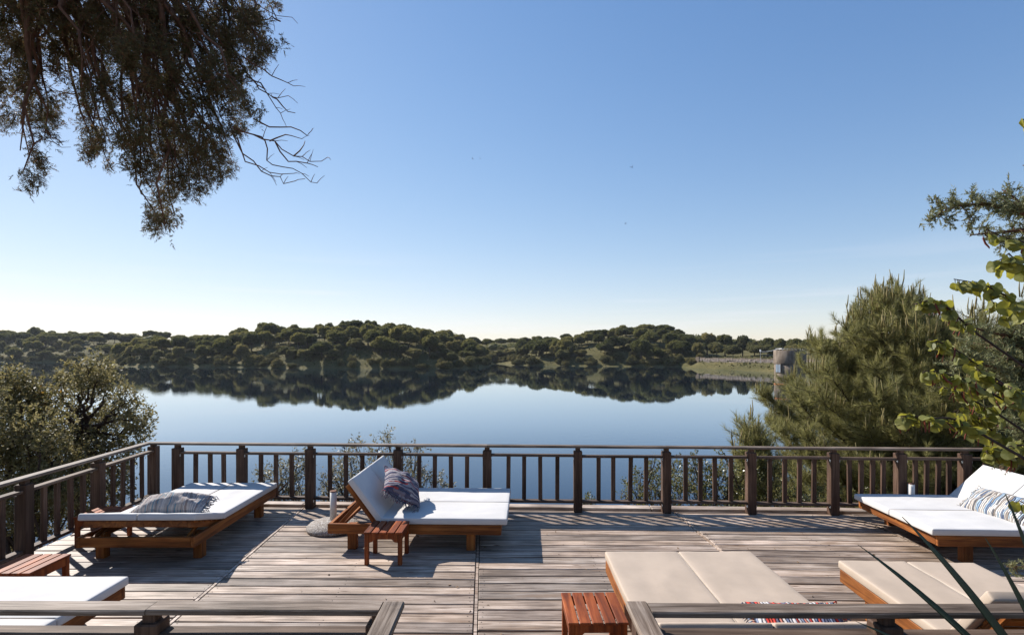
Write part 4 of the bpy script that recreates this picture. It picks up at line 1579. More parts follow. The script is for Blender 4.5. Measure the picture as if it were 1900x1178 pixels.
bird('small dark bird flying level beside its twin over the lake', 877, 295, 75, 2.3, .50)
bird('small dark bird flying level beside its twin over the lake', 891, 294.5, 75, 1.9, .44)
bird('small dark bird flying alone with wings tilted, the higher of the two apart', 1173, 311, 75, .9, .62, .5)
bird('small dark bird flying alone low over the far hillside', 1161, 415, 80, 2.8, .50)

# ------------------------------------------------------------------ near vegetation
def curve(p0, p1, sag=0.0, n=7, wob=0.0, rng=random):
    p0, p1 = Vector(p0), Vector(p1)
    L = (p1 - p0).length
    out = []
    for i in range(n):
        t = i / (n - 1)
        p = p0.lerp(p1, t)
        p.z -= sag * 4 * t * (1 - t)
        if 0 < i < n - 1:
            p += Vector((rng.gauss(0, 1), rng.gauss(0, 1), rng.gauss(0, 1))) * wob * L
        out.append(p)
    return out


def leafy(name, label, cat, base, clumps, mats, per, leaf, seed, trunk_r=.07, group=None, stems=1, fork=None, shell=.55, aspect=.5, twigs=5, upb=.3):
    """tree or shrub: curved limbs from the base to each clump, leaves spread through the clumps.
    clumps: (centre, radius, material index)"""
    rng = np.random.default_rng(seed); rr = random.Random(seed)
    root = empty(name, base)
    tag(root, label, cat, group)
    base = Vector(base)
    wood_ = MB()
    hub = Vector(fork) if fork is not None else None
    if hub is not None:
        pts = [p - base for p in curve(base, hub, 0, 7, .03, rr)]
        wood_.tube(pts, list(np.linspace(trunk_r, trunk_r * .7, 7)), 9)
    leaves = {k: [] for k in range(len(mats))}
    twig = MB()
    for (c, r, mi) in clumps:
        c = Vector(c)
        start = hub if hub is not None else base + Vector((rr.gauss(0, .12), rr.gauss(0, .12), 0))
        pts = [p - base for p in curve(start, c, -r * .15 + .1, 8, .035, rr)]
        k0 = trunk_r * (.5 if hub is not None else .6)
        twig.tube(pts, list(np.linspace(k0 * rr.uniform(.6, 1), .008, 8)), 6)
        tips = []
        for _ in range(twigs):
            d = Vector(rand_dirs(1, rng)[0]); d.z = d.z * .8 + .25
            s = pts[rr.randint(4, 7)]
            e = (c - base) + d * r * rr.uniform(.6, 1.0)
            q = curve(s, e, 0, 5, .05, rr)
            twig.tube(q, list(np.linspace(.009, .003, 5)), 4)
            tips.append(q)
        n = int(per * r * r)
        # sprays: little groups of leaves along short twiglets give clumps within the clump
        ns = max(6, n // 14)
        d = rand_dirs(ns, rng)
        rad = r * (shell + (1 - shell) * rng.random(ns) ** .5) * (0.70 + .55 * rng.random(ns) ** 1.5)
        cen = np.array(tuple(c - base)) + d * rad[:, None] * np.array([1, 1, .9])
        ax = unit(d * .7 + rand_dirs(ns, rng) * .8 + np.array([0, 0, upb]))
        m = 14
        t = rng.random((ns, m, 1))
        p = cen[:, None, :] + ax[:, None, :] * (t - .3) * leaf * 4.5 + rng.normal(size=(ns, m, 3)) * leaf * .35
        dd = unit(ax[:, None, :] * .6 + unit(rng.normal(size=(ns, m, 3))) * 1.0)
        p = p.reshape(-1, 3); dd = dd.reshape(-1, 3)
        L = leaf * rng.uniform(.7, 1.3, len(p))
        leaves[mi].append(diamonds(p, dd, L, L * aspect, rng))
    twigs_all = twig
    if hub is not None:
        wood_.build('trunk', M_BARK, root, True)
        twigs_all.build('branches', M_TWIG, root, True)
    else:
        twigs_all.build('stems', M_TWIG, root, True)
    for k, m in enumerate(mats):
        if leaves[k]:
            o = link('crown' if hub is not None else 'foliage', fast_mesh('foliage', np.concatenate(leaves[k]), 4, m), root)
            tag(o, kind='stuff')
    return root


def near_ground(x, y):
    return float(near_h(np.array([x]), np.array([y]))[0])


def cl(lst, depth, jitter, seed, mi=0):
    rr = random.Random(seed)
    out = []
    for q in lst:
        px, py, rp = q[:3]
        d = depth + rr.uniform(-jitter, jitter)
        out.append((at(px, py, d), rp * d / 1000, q[3] if len(q) > 3 else mi))
    return out


# oak beside the deck
OAK = [(165, 688, 36), (148, 705, 34), (182, 706, 32), (205, 722, 30), (150, 736, 30), (112, 712, 24), (232, 748, 30), (216, 768, 34), (252, 772, 28), (262, 796, 24),
       (185, 778, 30), (240, 815, 34), (200, 806, 40), (150, 800, 42), (110, 765, 32), (165, 842, 44), (218, 850, 40), (120, 840, 48), (80, 805, 42), (180, 885, 44), (130, 890, 48), (225, 890, 28),
       (160, 930, 46), (100, 935, 44), (205, 930, 30)]
ox, oy = -8.6, 10.3
leafy('oak_tree', 'small-leaved oak with an airy crown rising beside the side railing', 'tree', (ox, oy, near_ground(ox, oy) - .1),
      cl(OAK, 10.3, .8, 3), [M_OLIVE], 6800, .058, 31, .11, fork=at(150, 800, 10.3), shell=.35, aspect=.5, twigs=7)
SHR = [(14, 705, 34), (38, 722, 32), (20, 745, 42), (66, 752, 40), (92, 752, 20, 1), (30, 790, 50), (75, 800, 48), (5, 830, 54), (55, 845, 52), (100, 855, 46), (20, 880, 54), (70, 905, 52), (118, 905, 40),
       (25, 940, 50), (75, 960, 48), (30, 990, 44), (-30, 760, 60), (-40, 840, 60), (-50, 920, 60), (66, 738, 18, 1), (52, 770, 34)]
sx, sy = -8.2, 8.9
leafy('evergreen_shrub', 'dense dark shrub with orange young leaves against the side railing', 'shrub', (sx, sy, near_ground(sx, sy) - .1),
      cl(SHR, 9.0, .6, 5), [M_OLIVE, M_GOLD], 8600, .054, 33, .09, shell=.35, aspect=.55, twigs=6)

# shrubs growing up behind the lakeside railing
def shrub(label, lst, depth, mats, per, leaf, seed, jit=.35, aspect=.45):
    cx = (sum(q[0] for q in lst) / len(lst) - 950) / 1000 * depth
    g = near_ground(cx, depth)
    leafy('bank_shrub', label, 'shrub', (cx, depth, g - .1), cl(lst, depth, jit, seed), mats, per, leaf, seed, .035, shell=.25, aspect=aspect, twigs=9, upb=.5)


shrub('silvery shrub behind the lakeside railing between the two white loungers', [(555, 850, 18), (520, 870, 20), (545, 880, 24), (500, 885, 14), (515, 905, 22), (548, 915, 24), (480, 880, 8), (568, 865, 14), (530, 935, 30), (500, 945, 26)], 10.2, [M_SILVER], 6200, .052, 41)
shrub('tall wispy silvery shrub behind the steep-backed lounger', [(718, 808, 8), (722, 830, 14), (700, 835, 14), (660, 830, 18), (640, 832, 10), (760, 832, 14), (775, 830, 8), (735, 860, 20), (690, 862, 20), (650, 860, 20), (615, 875, 14), (640, 895, 26), (600, 895, 16), (625, 920, 26), (770, 870, 22),
                                                                  (790, 890, 18), (755, 900, 26), (700, 900, 26), (812, 895, 14), (826, 900, 8), (665, 930, 28), (720, 935, 28), (770, 930, 22), (600, 930, 20)], 10.4, [M_SILVER], 5600, .054, 42)
shrub('yellowish leafy bush behind the lakeside railing left of the pine', [(1215, 858, 16), (1190, 880, 16), (1230, 885, 24), (1170, 900, 14), (1205, 905, 26), (1255, 900, 26), (1160, 918, 12), (1250, 865, 18), (1185, 930, 26), (1235, 935, 28)], 10.0, [M_SHRUBG], 6800, .050, 43)
shrub('dense dark-green glossy bush behind the lakeside railing under the pine', [(1290, 870, 18), (1320, 880, 24), (1275, 900, 24), (1350, 885, 22), (1310, 910, 28), (1360, 915, 24), (1385, 880, 18), (1345, 850, 12), (1300, 940, 28), (1350, 945, 26), (1400, 920, 26), (1285, 850, 9)], 10.3, [M_SHRUBG, M_OLIVE], 8200, .046, 44, aspect=.6)
shrub('tiny leafy sprig poking up at the deck edge', [(1088, 925, 7), (1080, 932, 7), (1096, 930, 6), (1086, 940, 9)], 9.2, [M_SHRUBG], 6500, .042, 45, .1)
shrub('low leafy bush behind the railing at the foot of the pine', [(1440, 925, 24), (1480, 930, 24), (1520, 928, 22), (1560, 925, 24), (1600, 930, 20), (1640, 920, 22), (1460, 905, 18), (1545, 905, 18)], 9.6, [M_SHRUBG, M_OLIVE], 6000, .050, 46)


# ------------------------------------------------------------------ young pine
def pine(label, name, base, top_z, widths, seed, levels, nbr, shoot_step=.115, needles=78, nlen=.155, candle_p=.5):
    rng = np.random.default_rng(seed); rr = random.Random(seed)
    root = empty(name, base)
    tag(root, label, 'tree')
    bx, by, bz = base
    H = top_z - bz
    tr = MB()
    tr.tube([(0, 0, -.2), (.05, .03, H * .35), (-.04, 0, H * .7), (0, 0, H)], [.13, .10, .06, .015], 9)
    tr.build('trunk', M_BARK, root, True)
    br = MB()
    sp = []; sd = []                       # shoots: position and direction
    ca = MB(); ncand = 0
    cand = []
    for i in range(levels):
        t = i / (levels - 1)
        z = H * (.10 + .88 * t)
        W = np.interp(z + bz, [w[0] for w in widths], [w[1] for w in widths])
        n = max(4, int(round(nbr * (1 - .35 * t))))
        a0 = rr.uniform(0, 6.28)
        for k in range(n):
            a = a0 + 6.283 * k / n + rr.gauss(0, .18)
            Lb = W * rr.uniform(.72, 1.08)
            rise = Lb * rr.uniform(.25, .62) + .25 * t * Lb
            p0 = Vector((0, 0, z)); hd = Vector((math.cos(a), math.sin(a), 0))
            pts = []
            m = 9
            for q in range(m):
                s = q / (m - 1)
                pts.append(p0 + hd * Lb * s + Vector((0, 0, rise * s ** 1.7)) + Vector((rr.gauss(0, .02), rr.gauss(0, .02), rr.gauss(0, .02))) * Lb)
            br.tube(pts, list(np.linspace(.026 - .014 * t, .006, m)), 5)
            ns = max(4, int(Lb / shoot_step))
            for q in range(ns):
                s = .28 + .72 * (q + rr.random()) / ns
                f = s * (m - 1); j = min(int(f), m - 2)
                pb = pts[j].lerp(pts[j + 1], f - j)
                for side in (-1, 1, 0):
                    if side == 0 and rr.random() < .45: continue
                    sd_ = hd.cross(Vector((0, 0, 1))) * side
                    ln = rr.uniform(.16, .6) * (1.25 - .5 * s)
                    dv = (hd * rr.uniform(.0, .7) + sd_ * rr.uniform(.3, 1.1) + Vector((0, 0, rr.uniform(-.1, 1.5)))).normalized()
                    pe = pb + dv * ln
                    br.tube([pb, pb.lerp(pe, .5) - Vector((0, 0, .01)), pe], [.007, .006, .005], 4)
                    up = (dv + Vector((0, 0, rr.uniform(.3, 1.0)))).normalized()
                    sp.append(pe); sd.append(up)
                    if ln > .3:
                        sp.append(pb.lerp(pe, .5)); sd.append((dv + Vector((0, 0, .4))).normalized())
                    if s > .55 and rr.random() < candle_p * (.06 + .8 * t * t):
                        cand.append(pe)
            sp.append(pts[-1]); sd.append((hd * .5 + Vector((0, 0, 1))).normalized())
            if rr.random() < .25 + .7 * t: cand.append(pts[-1])
    sp.append(Vector((0, 0, H))); sd.append(Vector((0, 0, 1)))
    for k in range(9): cand.append(Vector((rr.gauss(0, .12), rr.gauss(0, .12), H - .05)))
    br.build('branches', M_TWIG, root, True)
    P = np.array([tuple(p) for p in sp]); D = np.array([tuple(p) for p in sd])
    n = len(P)
    t = rng.random((n, needles, 1))
    base_p = P[:, None, :] + D[:, None, :] * (t - .75) * .24
    out = unit(rng.normal(size=(n, needles, 3)))
    out = unit(out - (out * D[:, None, :]).sum(-1, keepdims=True) * D[:, None, :] * .9)
    nd = unit(out * (1.05 - .55 * t) + D[:, None, :] * (.55 + .5 * t))
    nd[..., 2] += .02
    L = nlen * rng.uniform(.75, 1.2, n * needles)
    o = link('needles', fast_mesh('needles', spikes(base_p.reshape(-1, 3), nd.reshape(-1, 3), L, np.full(n * needles, .0066), rng), 3, M_NEEDLE), root)
    tag(o, kind='stuff')
    for p in cand:
        for k in range(rr.choice((1, 2, 3, 4))):
            Lc = rr.uniform(.12, .40)
            b = Vector(p) + Vector((rr.gauss(0, .05), rr.gauss(0, .05), -.02))
            tip = b + Vector((rr.gauss(0, .03), rr.gauss(0, .03), Lc))
            ca.tube([b, b.lerp(tip, .5) + Vector((rr.gauss(0, .008), rr.gauss(0, .008), 0)), tip], [.012, .0125, .005], 5)
    o = ca.build('candles', M_CANDLE, root, True)
    tag(o, kind='stuff')
    print('pine shoots', n, 'candles', len(cand))
    return root


pb = at(1655, 900, 11.6)
pine('bushy young pine with upright pale candles rising behind the railing', 'pine_tree', (pb.x, pb.y, near_ground(pb.x, pb.y) - .1), 3.36,
     [(-3, 2.2), (-1.0, 2.5), (.3, 2.3), (1.2, 1.75), (1.9, 1.25), (2.5, .80), (3.36, .15)], 5, 22, 9)
pb = at(1830, 900, 11.0)
pine('dark young pine half hidden behind the round-leaved branches', 'pine_tree', (pb.x, pb.y, near_ground(pb.x, pb.y) - .1), 2.6,
     [(-3, 2.0), (0, 2.2), (1.4, 1.6), (2.4, .9), (2.95, .25)], 8, 15, 7, needles=50)
pb = at(1398, 900, 10.6)
pine('small young pine tip standing left of the big pine', 'pine_tree', (pb.x, pb.y, near_ground(pb.x, pb.y) - .1), .62,
     [(-3, .40), (-.5, .26), (.2, .14), (.62, .05)], 9, 13, 6, shoot_step=.14, needles=55, candle_p=.35)


# ------------------------------------------------------------------ conifer sprays (overhead juniper and the one on the right)
def sprays(P, D, size, rng, k=12, w=.13):
    """small branched scale-leaf sprays: a short axis with spikes all along it"""
    n = len(P)
    t = np.tile(np.linspace(0, 1, k)[None, :, None], (n, 1, 1)) + rng.uniform(-.05, .05, (n, k, 1))
    S = np.asarray(size).reshape(n, 1, 1)
    side = unit(np.cross(D, rand_dirs(n, rng)))
    nrm = np.cross(side, D)
    sg = np.where(np.arange(k) % 2 == 0, 1.0, -1.0)[None, :, None]
    lat = side[:, None, :] * sg + nrm[:, None, :] * rng.uniform(-.8, .8, (n, k, 1))
    p = P[:, None, :] + D[:, None, :] * t * S
    d = unit(D[:, None, :] * rng.uniform(.5, 1.1, (n, k, 1)) + lat * rng.uniform(.5, 1.0, (n, k, 1)))
    L = S * (.62 - .28 * t) * rng.uniform(.7, 1.2, (n, k, 1))
    return spikes(p.reshape(-1, 3), d.reshape(-1, 3), L.reshape(-1), L.reshape(-1) * w * 1.6 + .0012, rng)


JT = (-4.4, 1.2)                                     # trunk of the overhanging juniper, left of the viewer
OVER = [  # clumps: column, row, radius (pixels), drawn at about four and a half metres
    (20, 30, 60), (50, 95, 55), (20, 140, 45), (60, 175, 48), (30, 205, 40), (85, 215, 26), (78, 255, 20), (50, 285, 24), (42, 325, 22), (98, 60, 38), (110, 20, 44), (125, 105, 30),
    (160, 45, 56), (215, 30, 60), (270, 40, 60), (330, 40, 62), (390, 35, 60), (440, 40, 54), (480, 25, 38), (200, 95, 50), (260, 110, 56), (320, 110, 58), (380, 95, 50), (430, 100, 46), (465, 85, 40), (495, 72, 24),
    (160, 140, 26), (185, 175, 34), (235, 175, 46), (295, 175, 54), (350, 170, 50), (405, 155, 42), (440, 170, 30), (470, 190, 22), (165, 225, 26), (170, 265, 28), (195, 285, 26), (215, 250, 30), (255, 235, 44), (310, 240, 50), (360, 240, 46),
    (405, 225, 38), (440, 215, 24), (262, 285, 34), (300, 300, 40), (345, 305, 44), (390, 295, 42), (415, 275, 26), (410, 315, 20), (275, 325, 24), (310, 345, 34), (345, 345, 28), (375, 335, 24), (290, 378, 20), (285, 405, 18), (305, 420, 20), (318, 400, 14)]


def overhang():
    rng = np.random.default_rng(77); rr = random.Random(77)
    root = empty('juniper_tree', (JT[0], JT[1], -.5))
    tag(root, 'large juniper whose dark branches hang into the sky overhead', 'tree')
    off = Vector(root.location)
    L = lambda p: Vector(p) - off
    tr = MB()
    crotch = Vector((-4.1, 1.6, 3.4)); hub = at(235, -170, 4.2); hub2 = at(40, -190, 4.0); hub3 = at(400, -190, 4.6)
    tr.tube([L((JT[0], JT[1], -.6)), L((-4.35, 1.3, 1.2)), L(crotch), L((-4.0, 1.9, 5.4)), L((-3.9, 2.0, 7.5))], [.24, .20, .17, .12, .05], 10)
    tr.build('trunk', M_JUNBARK, root, True)
    lb = MB()
    for h, r in ((hub, .07), (hub2, .06), (hub3, .06)):
        pts = [L(p) for p in curve(crotch + Vector((0, 0, .6)), h, -.35, 9, .02, rr)]
        lb.tube(pts, list(np.linspace(r, r * .5, 9)), 7)
    # long hanging boughs, each ending in one of the clumps
    V = []
    for (px, py, rp) in OVER:
        d = 4.45 + rr.uniform(-.5, .55)
        c = at(px, py, d); r = rp * d / 1000
        h = min((hub, hub2, hub3), key=lambda q: (q - c).length + (0 if rr.random() < .7 else .4))
        n_b = 1 if rp < 24 else 2
        for _ in range(n_b):
            st = h + Vector((rr.gauss(0, .12), rr.gauss(0, .2), rr.gauss(0, .05)))
            e = c + Vector((rr.gauss(0, .4), rr.gauss(0, .4), rr.gauss(0, .3))) * r
            pts = [L(p) for p in curve(st, e, -.05 - .08 * rr.random(), 10, .018, rr)]
            lb.tube(pts, list(np.linspace(.018 + .014 * rr.random(), .004, 10)), 5)
            for _k in range(5):                       # twigs off the bough
                j = rr.randint(3, 8)
                dv = Vector((rr.gauss(0, 1), rr.gauss(0, 1), rr.gauss(-.6, .7))).normalized()
                q = curve(pts[j], pts[j] + dv * rr.uniform(.12, .35), .0, 5, .07, rr)
                lb.tube(q, list(np.linspace(.005, .0018, 5)), 4)
        # sprays gathered into tufts so that the crown has gaps
        nt_ = max(4, int(rp * rp / 112))
        tc = rng.normal(size=(nt_, 3)); tc = unit(tc) * (rng.random((nt_, 1)) ** .45) * r
        m = 32
        pc = np.repeat(tc, m, 0) + rng.normal(size=(nt_ * m, 3)) * np.array([.028, .028, .040])
        P = pc + np.array(tuple(L(c)))
        td = unit(np.repeat(unit(tc + rng.normal(size=tc.shape) * .4 * r), m, 0) * .7 + rng.normal(size=pc.shape) * .5 + np.array([0, 0, -.35]))
        V.append(sprays(P, td, rng.uniform(.030, .066, len(P)), rng, 9))
    # bare dead twigs reaching out beside the foliage
    BARE = [[(425, 228), (450, 285), (485, 318), (520, 328), (548, 336), (566, 332)], [(430, 235), (470, 250), (510, 262), (545, 290), (575, 300), (608, 292)],
            [(450, 105), (490, 130), (520, 148), (545, 160)], [(455, 140), (480, 165), (505, 180), (535, 178)], [(505, 180), (525, 198), (548, 210)], [(470, 220), (500, 236), (540, 236), (570, 252), (578, 243)],
            [(470, 250), (492, 262), (495, 298), (525, 310), (560, 322), (588, 340)], [(445, 110), (462, 140), (490, 165), (512, 200), (525, 222)], [(510, 262), (535, 300), (570, 303), (590, 310)],
            [(440, 255), (455, 300), (500, 320), (545, 322)], [(520, 40), (505, 30), (485, 40)], [(85, 240), (105, 258), (117, 270)], [(262, 340), (262, 360), (268, 370)], [(490, 165), (470, 150), (445, 150)], [(545, 290), (560, 275), (566, 262)], [(500, 262), (530, 250), (560, 258)]]
    for b in BARE:
        d = 4.3 + rr.uniform(-.15, .15)
        n = len(b)
        pts = []
        for i, (px, py) in enumerate(b):
            pts.append(L(at(px, py, d + .06 * i)))
            if i < n - 1:
                q = b[i + 1]
                pts.append(L(at((px + q[0]) / 2 + rr.gauss(0, 3), (py + q[1]) / 2 + rr.gauss(0, 3), d + .06 * i + .03)))
        lb.tube(pts, list(np.linspace(.0065, .0026, len(pts))), 5)
        for p in pts[3:]:
            if rr.random() < .5:
                e = p + Vector((rr.uniform(.01, .10), rr.gauss(0, .03), rr.gauss(0, .05)))
                lb.tube([p, p.lerp(e, .5) + Vector((0, 0, .006)), e], [.003, .0024, .0015], 4)
    lb.build('boughs', M_JUNBARK, root, True)
    # a few more boughs further back in the crown, outside the picture, so the tree is whole
    for _ in range(26):
        c = Vector((rr.uniform(-6.5, -3.2), rr.uniform(-1.5, 3.0), rr.uniform(4.6, 7.6)))
        if c.y > .3 and c.x / max(c.y, .1) > -1.02 and (c.z - CAM_H) / max(c.y, .1) < .9: continue
        r = rr.uniform(.35, .6)
        P = unit(rng.normal(size=(900, 3))) * (rng.random((900, 1)) ** .4) * r + np.array(tuple(L(c)))
        V.append(sprays(P, unit(rng.normal(size=P.shape) + np.array([0, 0, -.4])), rng.uniform(.05, .09, len(P)), rng, 9))
    o = link('foliage', fast_mesh('foliage', np.concatenate(V), 3, M_JUN), root)
    tag(o, kind='stuff')


overhang()


def right_juniper():
    rng = np.random.default_rng(91); rr = random.Random(91)
    base = Vector((4.35, 2.6, -.5))
    root = empty('juniper_shrub', base)
    tag(root, 'green juniper with feathery sprays reaching in among the round leaves', 'shrub')
    L = lambda p: Vector(p) - base
    tr = MB()
    tr.tube([L(base), L((4.25, 2.75, .9)), L((4.2, 2.8, 2.0)), L((4.1, 2.9, 3.1)), L((4.1, 2.9, 3.9))], [.10, .085, .07, .045, .02], 8)
    tr.build('trunk', M_JUNBARK, root, True)
    lb = MB(); V = []
    D0 = 3.6
    BR = [([(2060, 470), (1960, 410), (1890, 392), (1830, 378), (1775, 382), (1722, 408)], 34, 1.0), ([(2050, 470), (1950, 420), (1900, 385), (1880, 365), (1860, 352)], 26, .8), ([(2060, 480), (1960, 440), (1910, 425), (1850, 432), (1800, 436)], 26, .8),
          ([(2060, 470), (1980, 460), (1920, 450), (1880, 455)], 40, 1.2), ([(2060, 650), (1950, 625), (1880, 625), (1820, 612), (1808, 608)], 26, .8), ([(2060, 680), (1950, 660), (1880, 640), (1830, 645)], 44, 1.3),
          ([(2060, 700), (1950, 700), (1880, 690), (1800, 670), (1770, 668)], 36, 1.1), ([(2060, 700), (1950, 690), (1890, 670)], 50, 1.3), ([(2060, 780), (1960, 790), (1900, 800), (1850, 790)], 34, 1.0),
          ([(2060, 820), (1960, 830), (1900, 850), (1860, 870)], 36, 1.1), ([(2060, 840), (1980, 880), (1910, 880)], 36, 1.0), ([(2060, 1040), (1960, 1045), (1900, 1052), (1868, 1050)], 14, .5), ([(2060, 750), (1960, 735), (1890, 730)], 44, 1.1)]
    for pts_px, rp, dens in BR:
        d = D0 + rr.uniform(-.25, .25)
        pts = [L(at(px, py, d + rr.uniform(-.04, .04))) for px, py in pts_px]
        foot = L((4.17, 2.82, max(.2, min(3.6, pts[0].z + base.z - .25))))
        lb.tube([foot] + pts, list(np.linspace(.026, .004, len(pts) + 1)), 6)
        n = len(pts)
        for i in range(1, n):
            seg = pts[i] - pts[i - 1]
            k = max(4, int(seg.length / .022 * dens))
            for _ in range(k):
                s = rr.random()
                p0 = pts[i - 1].lerp(pts[i], s)
                fall = 1 - .65 * ((i - 1 + s) / (n - 1))
                dv = (seg.normalized() * .5 + Vector((rr.gauss(0, 1), rr.gauss(0, 1), rr.gauss(.15, .8))).normalized()).normalized()
                ln = rp * d / 1000 * rr.uniform(.5, 1.4) * (.5 + fall)
                q = curve(p0, p0 + dv * ln, -.01, 4, .04, rr)
                lb.tube(q, [.004, .003, .0025, .0018], 4)
                m = max(8, int(ln / .0065))
                tt = rng.random((m, 1)) ** .8
                P = np.array(tuple(p0)) + np.array(tuple(dv * ln)) * tt + rng.normal(size=(m, 3)) * .010
                V.append(sprays(P, unit(np.array(tuple(dv)) * .7 + rng.normal(size=(m, 3)) * .55 + np.array([0, 0, .15])), rng.uniform(.026, .056, m), rng, 9, .2))
    lb.build('branches', M_JUNBARK, root, True)
    o = link('foliage', fast_mesh('foliage', np.concatenate(V), 3, M_JUNR), root)
    tag(o, kind='stuff')


right_juniper()


# ------------------------------------------------------------------ Judas tree with round leaves
def round_leaf(name, fold, curl, seed):
    rr = random.Random(seed)
    V = [(0, 0, 0)]
    n = 22
    rings = (.45, 1.0)
    for r in rings:
        for k in range(n):
            a = -math.pi + 2 * math.pi * (k + .5) / n           # 0 = tip direction (+y)
            rad = 1.0 + .05 * math.cos(3 * a + seed)
            rad *= 1 - .42 * math.exp(-((abs(a) - math.pi) / .30) ** 2)     # notch at the stalk
            rad *= 1 + .13 * math.exp(-(a / .22) ** 2)                       # small point
            x = math.sin(a) * rad * r; y = math.cos(a) * rad * r
            z = fold * abs(x) + curl * (y * y) + .03 * math.sin(5 * a + seed) * r + .04 * rr.gauss(0, 1) * (r > .9)
            V.append((x, y, z))
    F = []
    for k in range(n):
        k2 = (k + 1) % n
        F.append((0, 1 + k2, 1 + k))
        F.append((1 + k, 1 + k2, 1 + n + k2, 1 + n + k))
    return mesh(name, np.array(V), F, M_CERCIS, True)


LEAVES = [round_leaf('leaf', *q) for q in ((.25, -.10, 1), (.55, -.15, 2), (.10, -.22, 3), (.75, -.05, 4), (-.15, -.2, 5))]
PODM = []
for k in range(3):
    v, f = tube([(0, 0, 0), (.004, 0, -.02), (.002 * k, 0, -.055), (-.004, 0, -.085), (-.002, 0, -.095)], [.0015, .0055, .0065, .005, .001], 6)
    v[:, 1] *= .35
    PODM.append(mesh('seed_pod', v, f, M_POD, True))


def judas():
    rr = random.Random(404)
    base = Vector((3.2, 1.5, .3))
    root = empty('judas_tree', base)
    tag(root, 'round-leaved tree with yellow-green leaves and reddish hanging pods', 'tree')
    L = lambda p: Vector(p) - base
    tr = MB()
    fork = Vector((3.05, 1.7, 1.6))
    tr.tube([L((3.2, 1.5, .2)), L((3.12, 1.55, .9)), L(fork), L((2.95, 1.9, 2.6)), L((2.95, 2.1, 3.9))], [.07, .06, .05, .03, .012], 8)
    tr.build('trunk', M_BARK, root, True)
    br = MB()
    D0 = 2.55
    # branches as photo polylines; then leaves (spacing scale) and pods
    BR = [([(2010, 690), (1950, 620), (1900, 572), (1865, 548), (1830, 530), (1795, 522), (1770, 518)], 15, 20, 0),
          ([(1960, 640), (1900, 600), (1870, 585), (1850, 570), (1838, 555)], 7, 17, 0),
          ([(2010, 740), (1900, 680), (1800, 610), (1770, 580), (1745, 560), (1725, 556), (1695, 565)], 17, 17, 14),
          ([(2010, 560), (1930, 510), (1890, 490), (1872, 470), (1850, 486)], 11, 22, 0), ([(2010, 540), (1940, 470), (1900, 450), (1860, 440), (1830, 425)], 7, 16, 3),
          ([(2010, 780), (1900, 740), (1830, 690), (1790, 660), (1760, 640), (1735, 632), (1722, 630)], 17, 16, 6), ([(2010, 800), (1900, 760), (1820, 720), (1780, 700), (1745, 690), (1715, 688)], 20, 17, 10),
          ([(2010, 800), (1920, 740), (1870, 720), (1830, 700), (1810, 680)], 14, 20, 12), ([(2010, 830), (1930, 770), (1890, 730), (1870, 715)], 12, 22, 8),
          ([(2010, 860), (1900, 800), (1840, 760), (1810, 745), (1780, 722), (1740, 718)], 14, 16, 10), ([(2010, 900), (1900, 850), (1830, 810), (1790, 785), (1760, 775), (1725, 776), (1690, 770), (1672, 772)], 24, 18, 16),
          ([(2010, 900), (1920, 850), (1870, 820), (1830, 790), (1800, 765), (1775, 760)], 14, 21, 10), ([(2010, 940), (1900, 860), (1860, 835), (1840, 830), (1828, 838)], 12, 19, 12), ([(2010, 860), (1930, 830), (1890, 825), (1870, 828)], 9, 18, 8),
          ([(2010, 960), (1940, 930), (1905, 935), (1890, 928)], 4, 19, 0), ([(2010, 300), (1940, 240), (1905, 222), (1895, 222)], 4, 18, 0), ([(2010, 350), (1940, 320), (1905, 308), (1898, 307)], 2, 15, 0), ([(2010, 820), (1940, 760), (1900, 745)], 8, 22, 6)]
    nleaf = 0
    for pp, nl, rp, npod in BR:
        d = D0 + rr.uniform(-.22, .25)
        pts = [L(at(px, py, d + rr.uniform(-.03, .03) + .05 * max(0, (px - 1900) / 100))) for px, py in pp]
        stem = [L(fork + Vector((0, 0, rr.uniform(0, 1.0))))] + pts if pp[0][1] > 500 else [L(fork), L((2.95, 2.0, 3.4))] + pts
        br.tube(stem, list(np.linspace(.008, .0020, len(stem))), 6)
        tot = len(pts) - 1
        inner = .33
        nl = int(nl * 1.75)
        for k in range(nl):
            s = inner + (1 - inner) * (k + rr.random() * .8) / nl
            f = min(s, .999) * tot; j = int(f)
            p = pts[j].lerp(pts[j + 1], f - j)
            size = rp * d / 1000 * .64 * rr.uniform(.65, 1.2) * (1.1 - .38 * (s - inner))
            # leaves hang from a short stalk, blade roughly upright, turned about at random
            side = Vector((rr.gauss(0, .6), rr.gauss(0, .5), rr.gauss(-.35, .5)))
            st = p + side.normalized() * size * .7
            yaw = rr.gauss(0, 1.1)
            pitch = rr.gauss(-2.0, .55)                      # tip downwards
            roll = rr.gauss(0, .5)
            rot = (Euler((0, 0, yaw)).to_matrix() @ Euler((pitch, 0, 0)).to_matrix() @ Euler((0, roll, 0)).to_matrix())
            tipd = rot @ Vector((0, 1, 0))
            c = st + tipd * size * .75
            o = link('leaf', rr.choice(LEAVES), root, c, rot.to_euler(), (size, size * rr.uniform(.85, 1.1), size))
            br.tube([p, st.lerp(p, .4), st + tipd * size * .1], [.0016, .0013, .0012], 4)
            nleaf += 1
        for k in range(npod):
            s = .30 + .6 * rr.random()
            f = s * tot; j = int(f)
            p = pts[j].lerp(pts[j + 1], f - j) + Vector((rr.gauss(0, .02), rr.gauss(0, .02), rr.uniform(-.02, 0)))
            link('seed_pod', rr.choice(PODM), root, p, (rr.gauss(0, .3), rr.gauss(0, .35), rr.uniform(0, 6)), (rr.uniform(.45, .8),) * 3)
    br.build('branches', M_TWIG, root, True)
    print('leaves', nleaf)


judas()


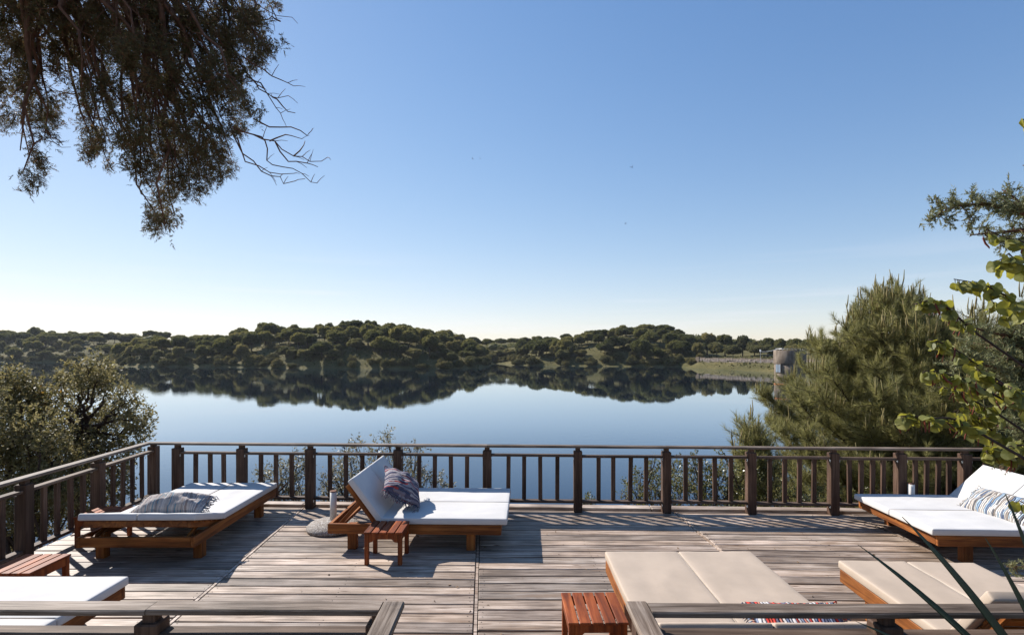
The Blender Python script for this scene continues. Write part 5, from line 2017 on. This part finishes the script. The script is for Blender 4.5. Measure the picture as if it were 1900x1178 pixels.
# ------------------------------------------------------------------ yucca blades
def yucca():
    rr = random.Random(12)
    heart = Vector((1.95, 1.78, .92))
    root = empty('yucca_plant', (heart.x + .03, heart.y - .05, .0))
    off = Vector(root.location)
    tag(root, 'yucca with long dark green sword blades in front of the beige lounger', 'plant')
    L = lambda p: Vector(p) - off
    MB().tube([L((heart.x + .05, heart.y - .05, -.5)), L((heart.x + .02, heart.y - .02, .4)), L(heart - Vector((0, 0, .02)))], [.07, .06, .065], 10).build('trunk', M_BARK, root, True)
    tips = [(at(1592, 1010, 1.86), .030), (at(1674, 958, 1.82), .040), (at(1829, 998, 1.75), .036), (at(1866, 916, 1.88), .040), (at(1588, 1152, 1.70), .024)]
    for _ in range(16):
        a = rr.uniform(-.9, 2.6) if rr.random() < .5 else rr.uniform(-2.2, -.6)
        el = rr.uniform(.0, 1.0)
        t = heart + Vector((math.cos(a) * math.cos(el), math.sin(a) * math.cos(el), math.sin(el))) * rr.uniform(.45, .7)
        if t.y > .2:
            u = 950 + 1000 * t.x / t.y; v = 650 - 1000 * (t.z - CAM_H) / t.y
            if u < 1960 and v < 1230: continue
        tips.append((t, rr.uniform(.03, .042)))
    for tip, w in tips:
        d = tip - heart; Ln = d.length
        side = d.cross(Vector((0.25, -1, .35))).normalized()
        nrm = side.cross(d.normalized())
        n = 12
        V = []; F = []
        for i in range(n + 1):
            t = i / n
            p = heart.lerp(tip, t) + Vector((0, 0, .05 * Ln * 4 * t * (1 - t)))
            ww = w * (.55 + .45 * min(1, t * 3)) * (1 - t ** 3.2) * .5 + .0006
            dep = ww * .45
            V += [L(p - side * ww), L(p + nrm * -dep), L(p + side * ww), L(p + nrm * (-dep - .0022))]
        for i in range(n):
            a = i * 4; b = a + 4
            F += [(a, a + 1, b + 1, b), (a + 1, a + 2, b + 2, b + 1), (a + 2, a + 3, b + 3, b + 2), (a + 3, a, b, b + 3)]
        link('blade', mesh('blade', [tuple(q) for q in V], F, M_YUCCA, True), root)


yucca()


# ------------------------------------------------------------------ thin air over the lake
hz = MB().add(*cbox(-1060, 960, -460, 1060, -14, 60, .5)).build('haze', None)
hm = bpy.data.materials.new('thin_haze'); hm.use_nodes = True
ht = hm.node_tree
ht.nodes.clear()
ho = ht.nodes.new('ShaderNodeOutputMaterial'); hv = ht.nodes.new('ShaderNodeVolumePrincipled')
hv.inputs['Color'].default_value = (.86, .92, 1.0, 1)
hv.inputs['Density'].default_value = 0.00007
hv.inputs['Anisotropy'].default_value = 0.2
ht.links.new(hv.outputs[0], ho.inputs['Volume'])
hz.data.materials.append(hm)
tag(hz, 'faint pale haze in the air over the lake', kind='stuff')
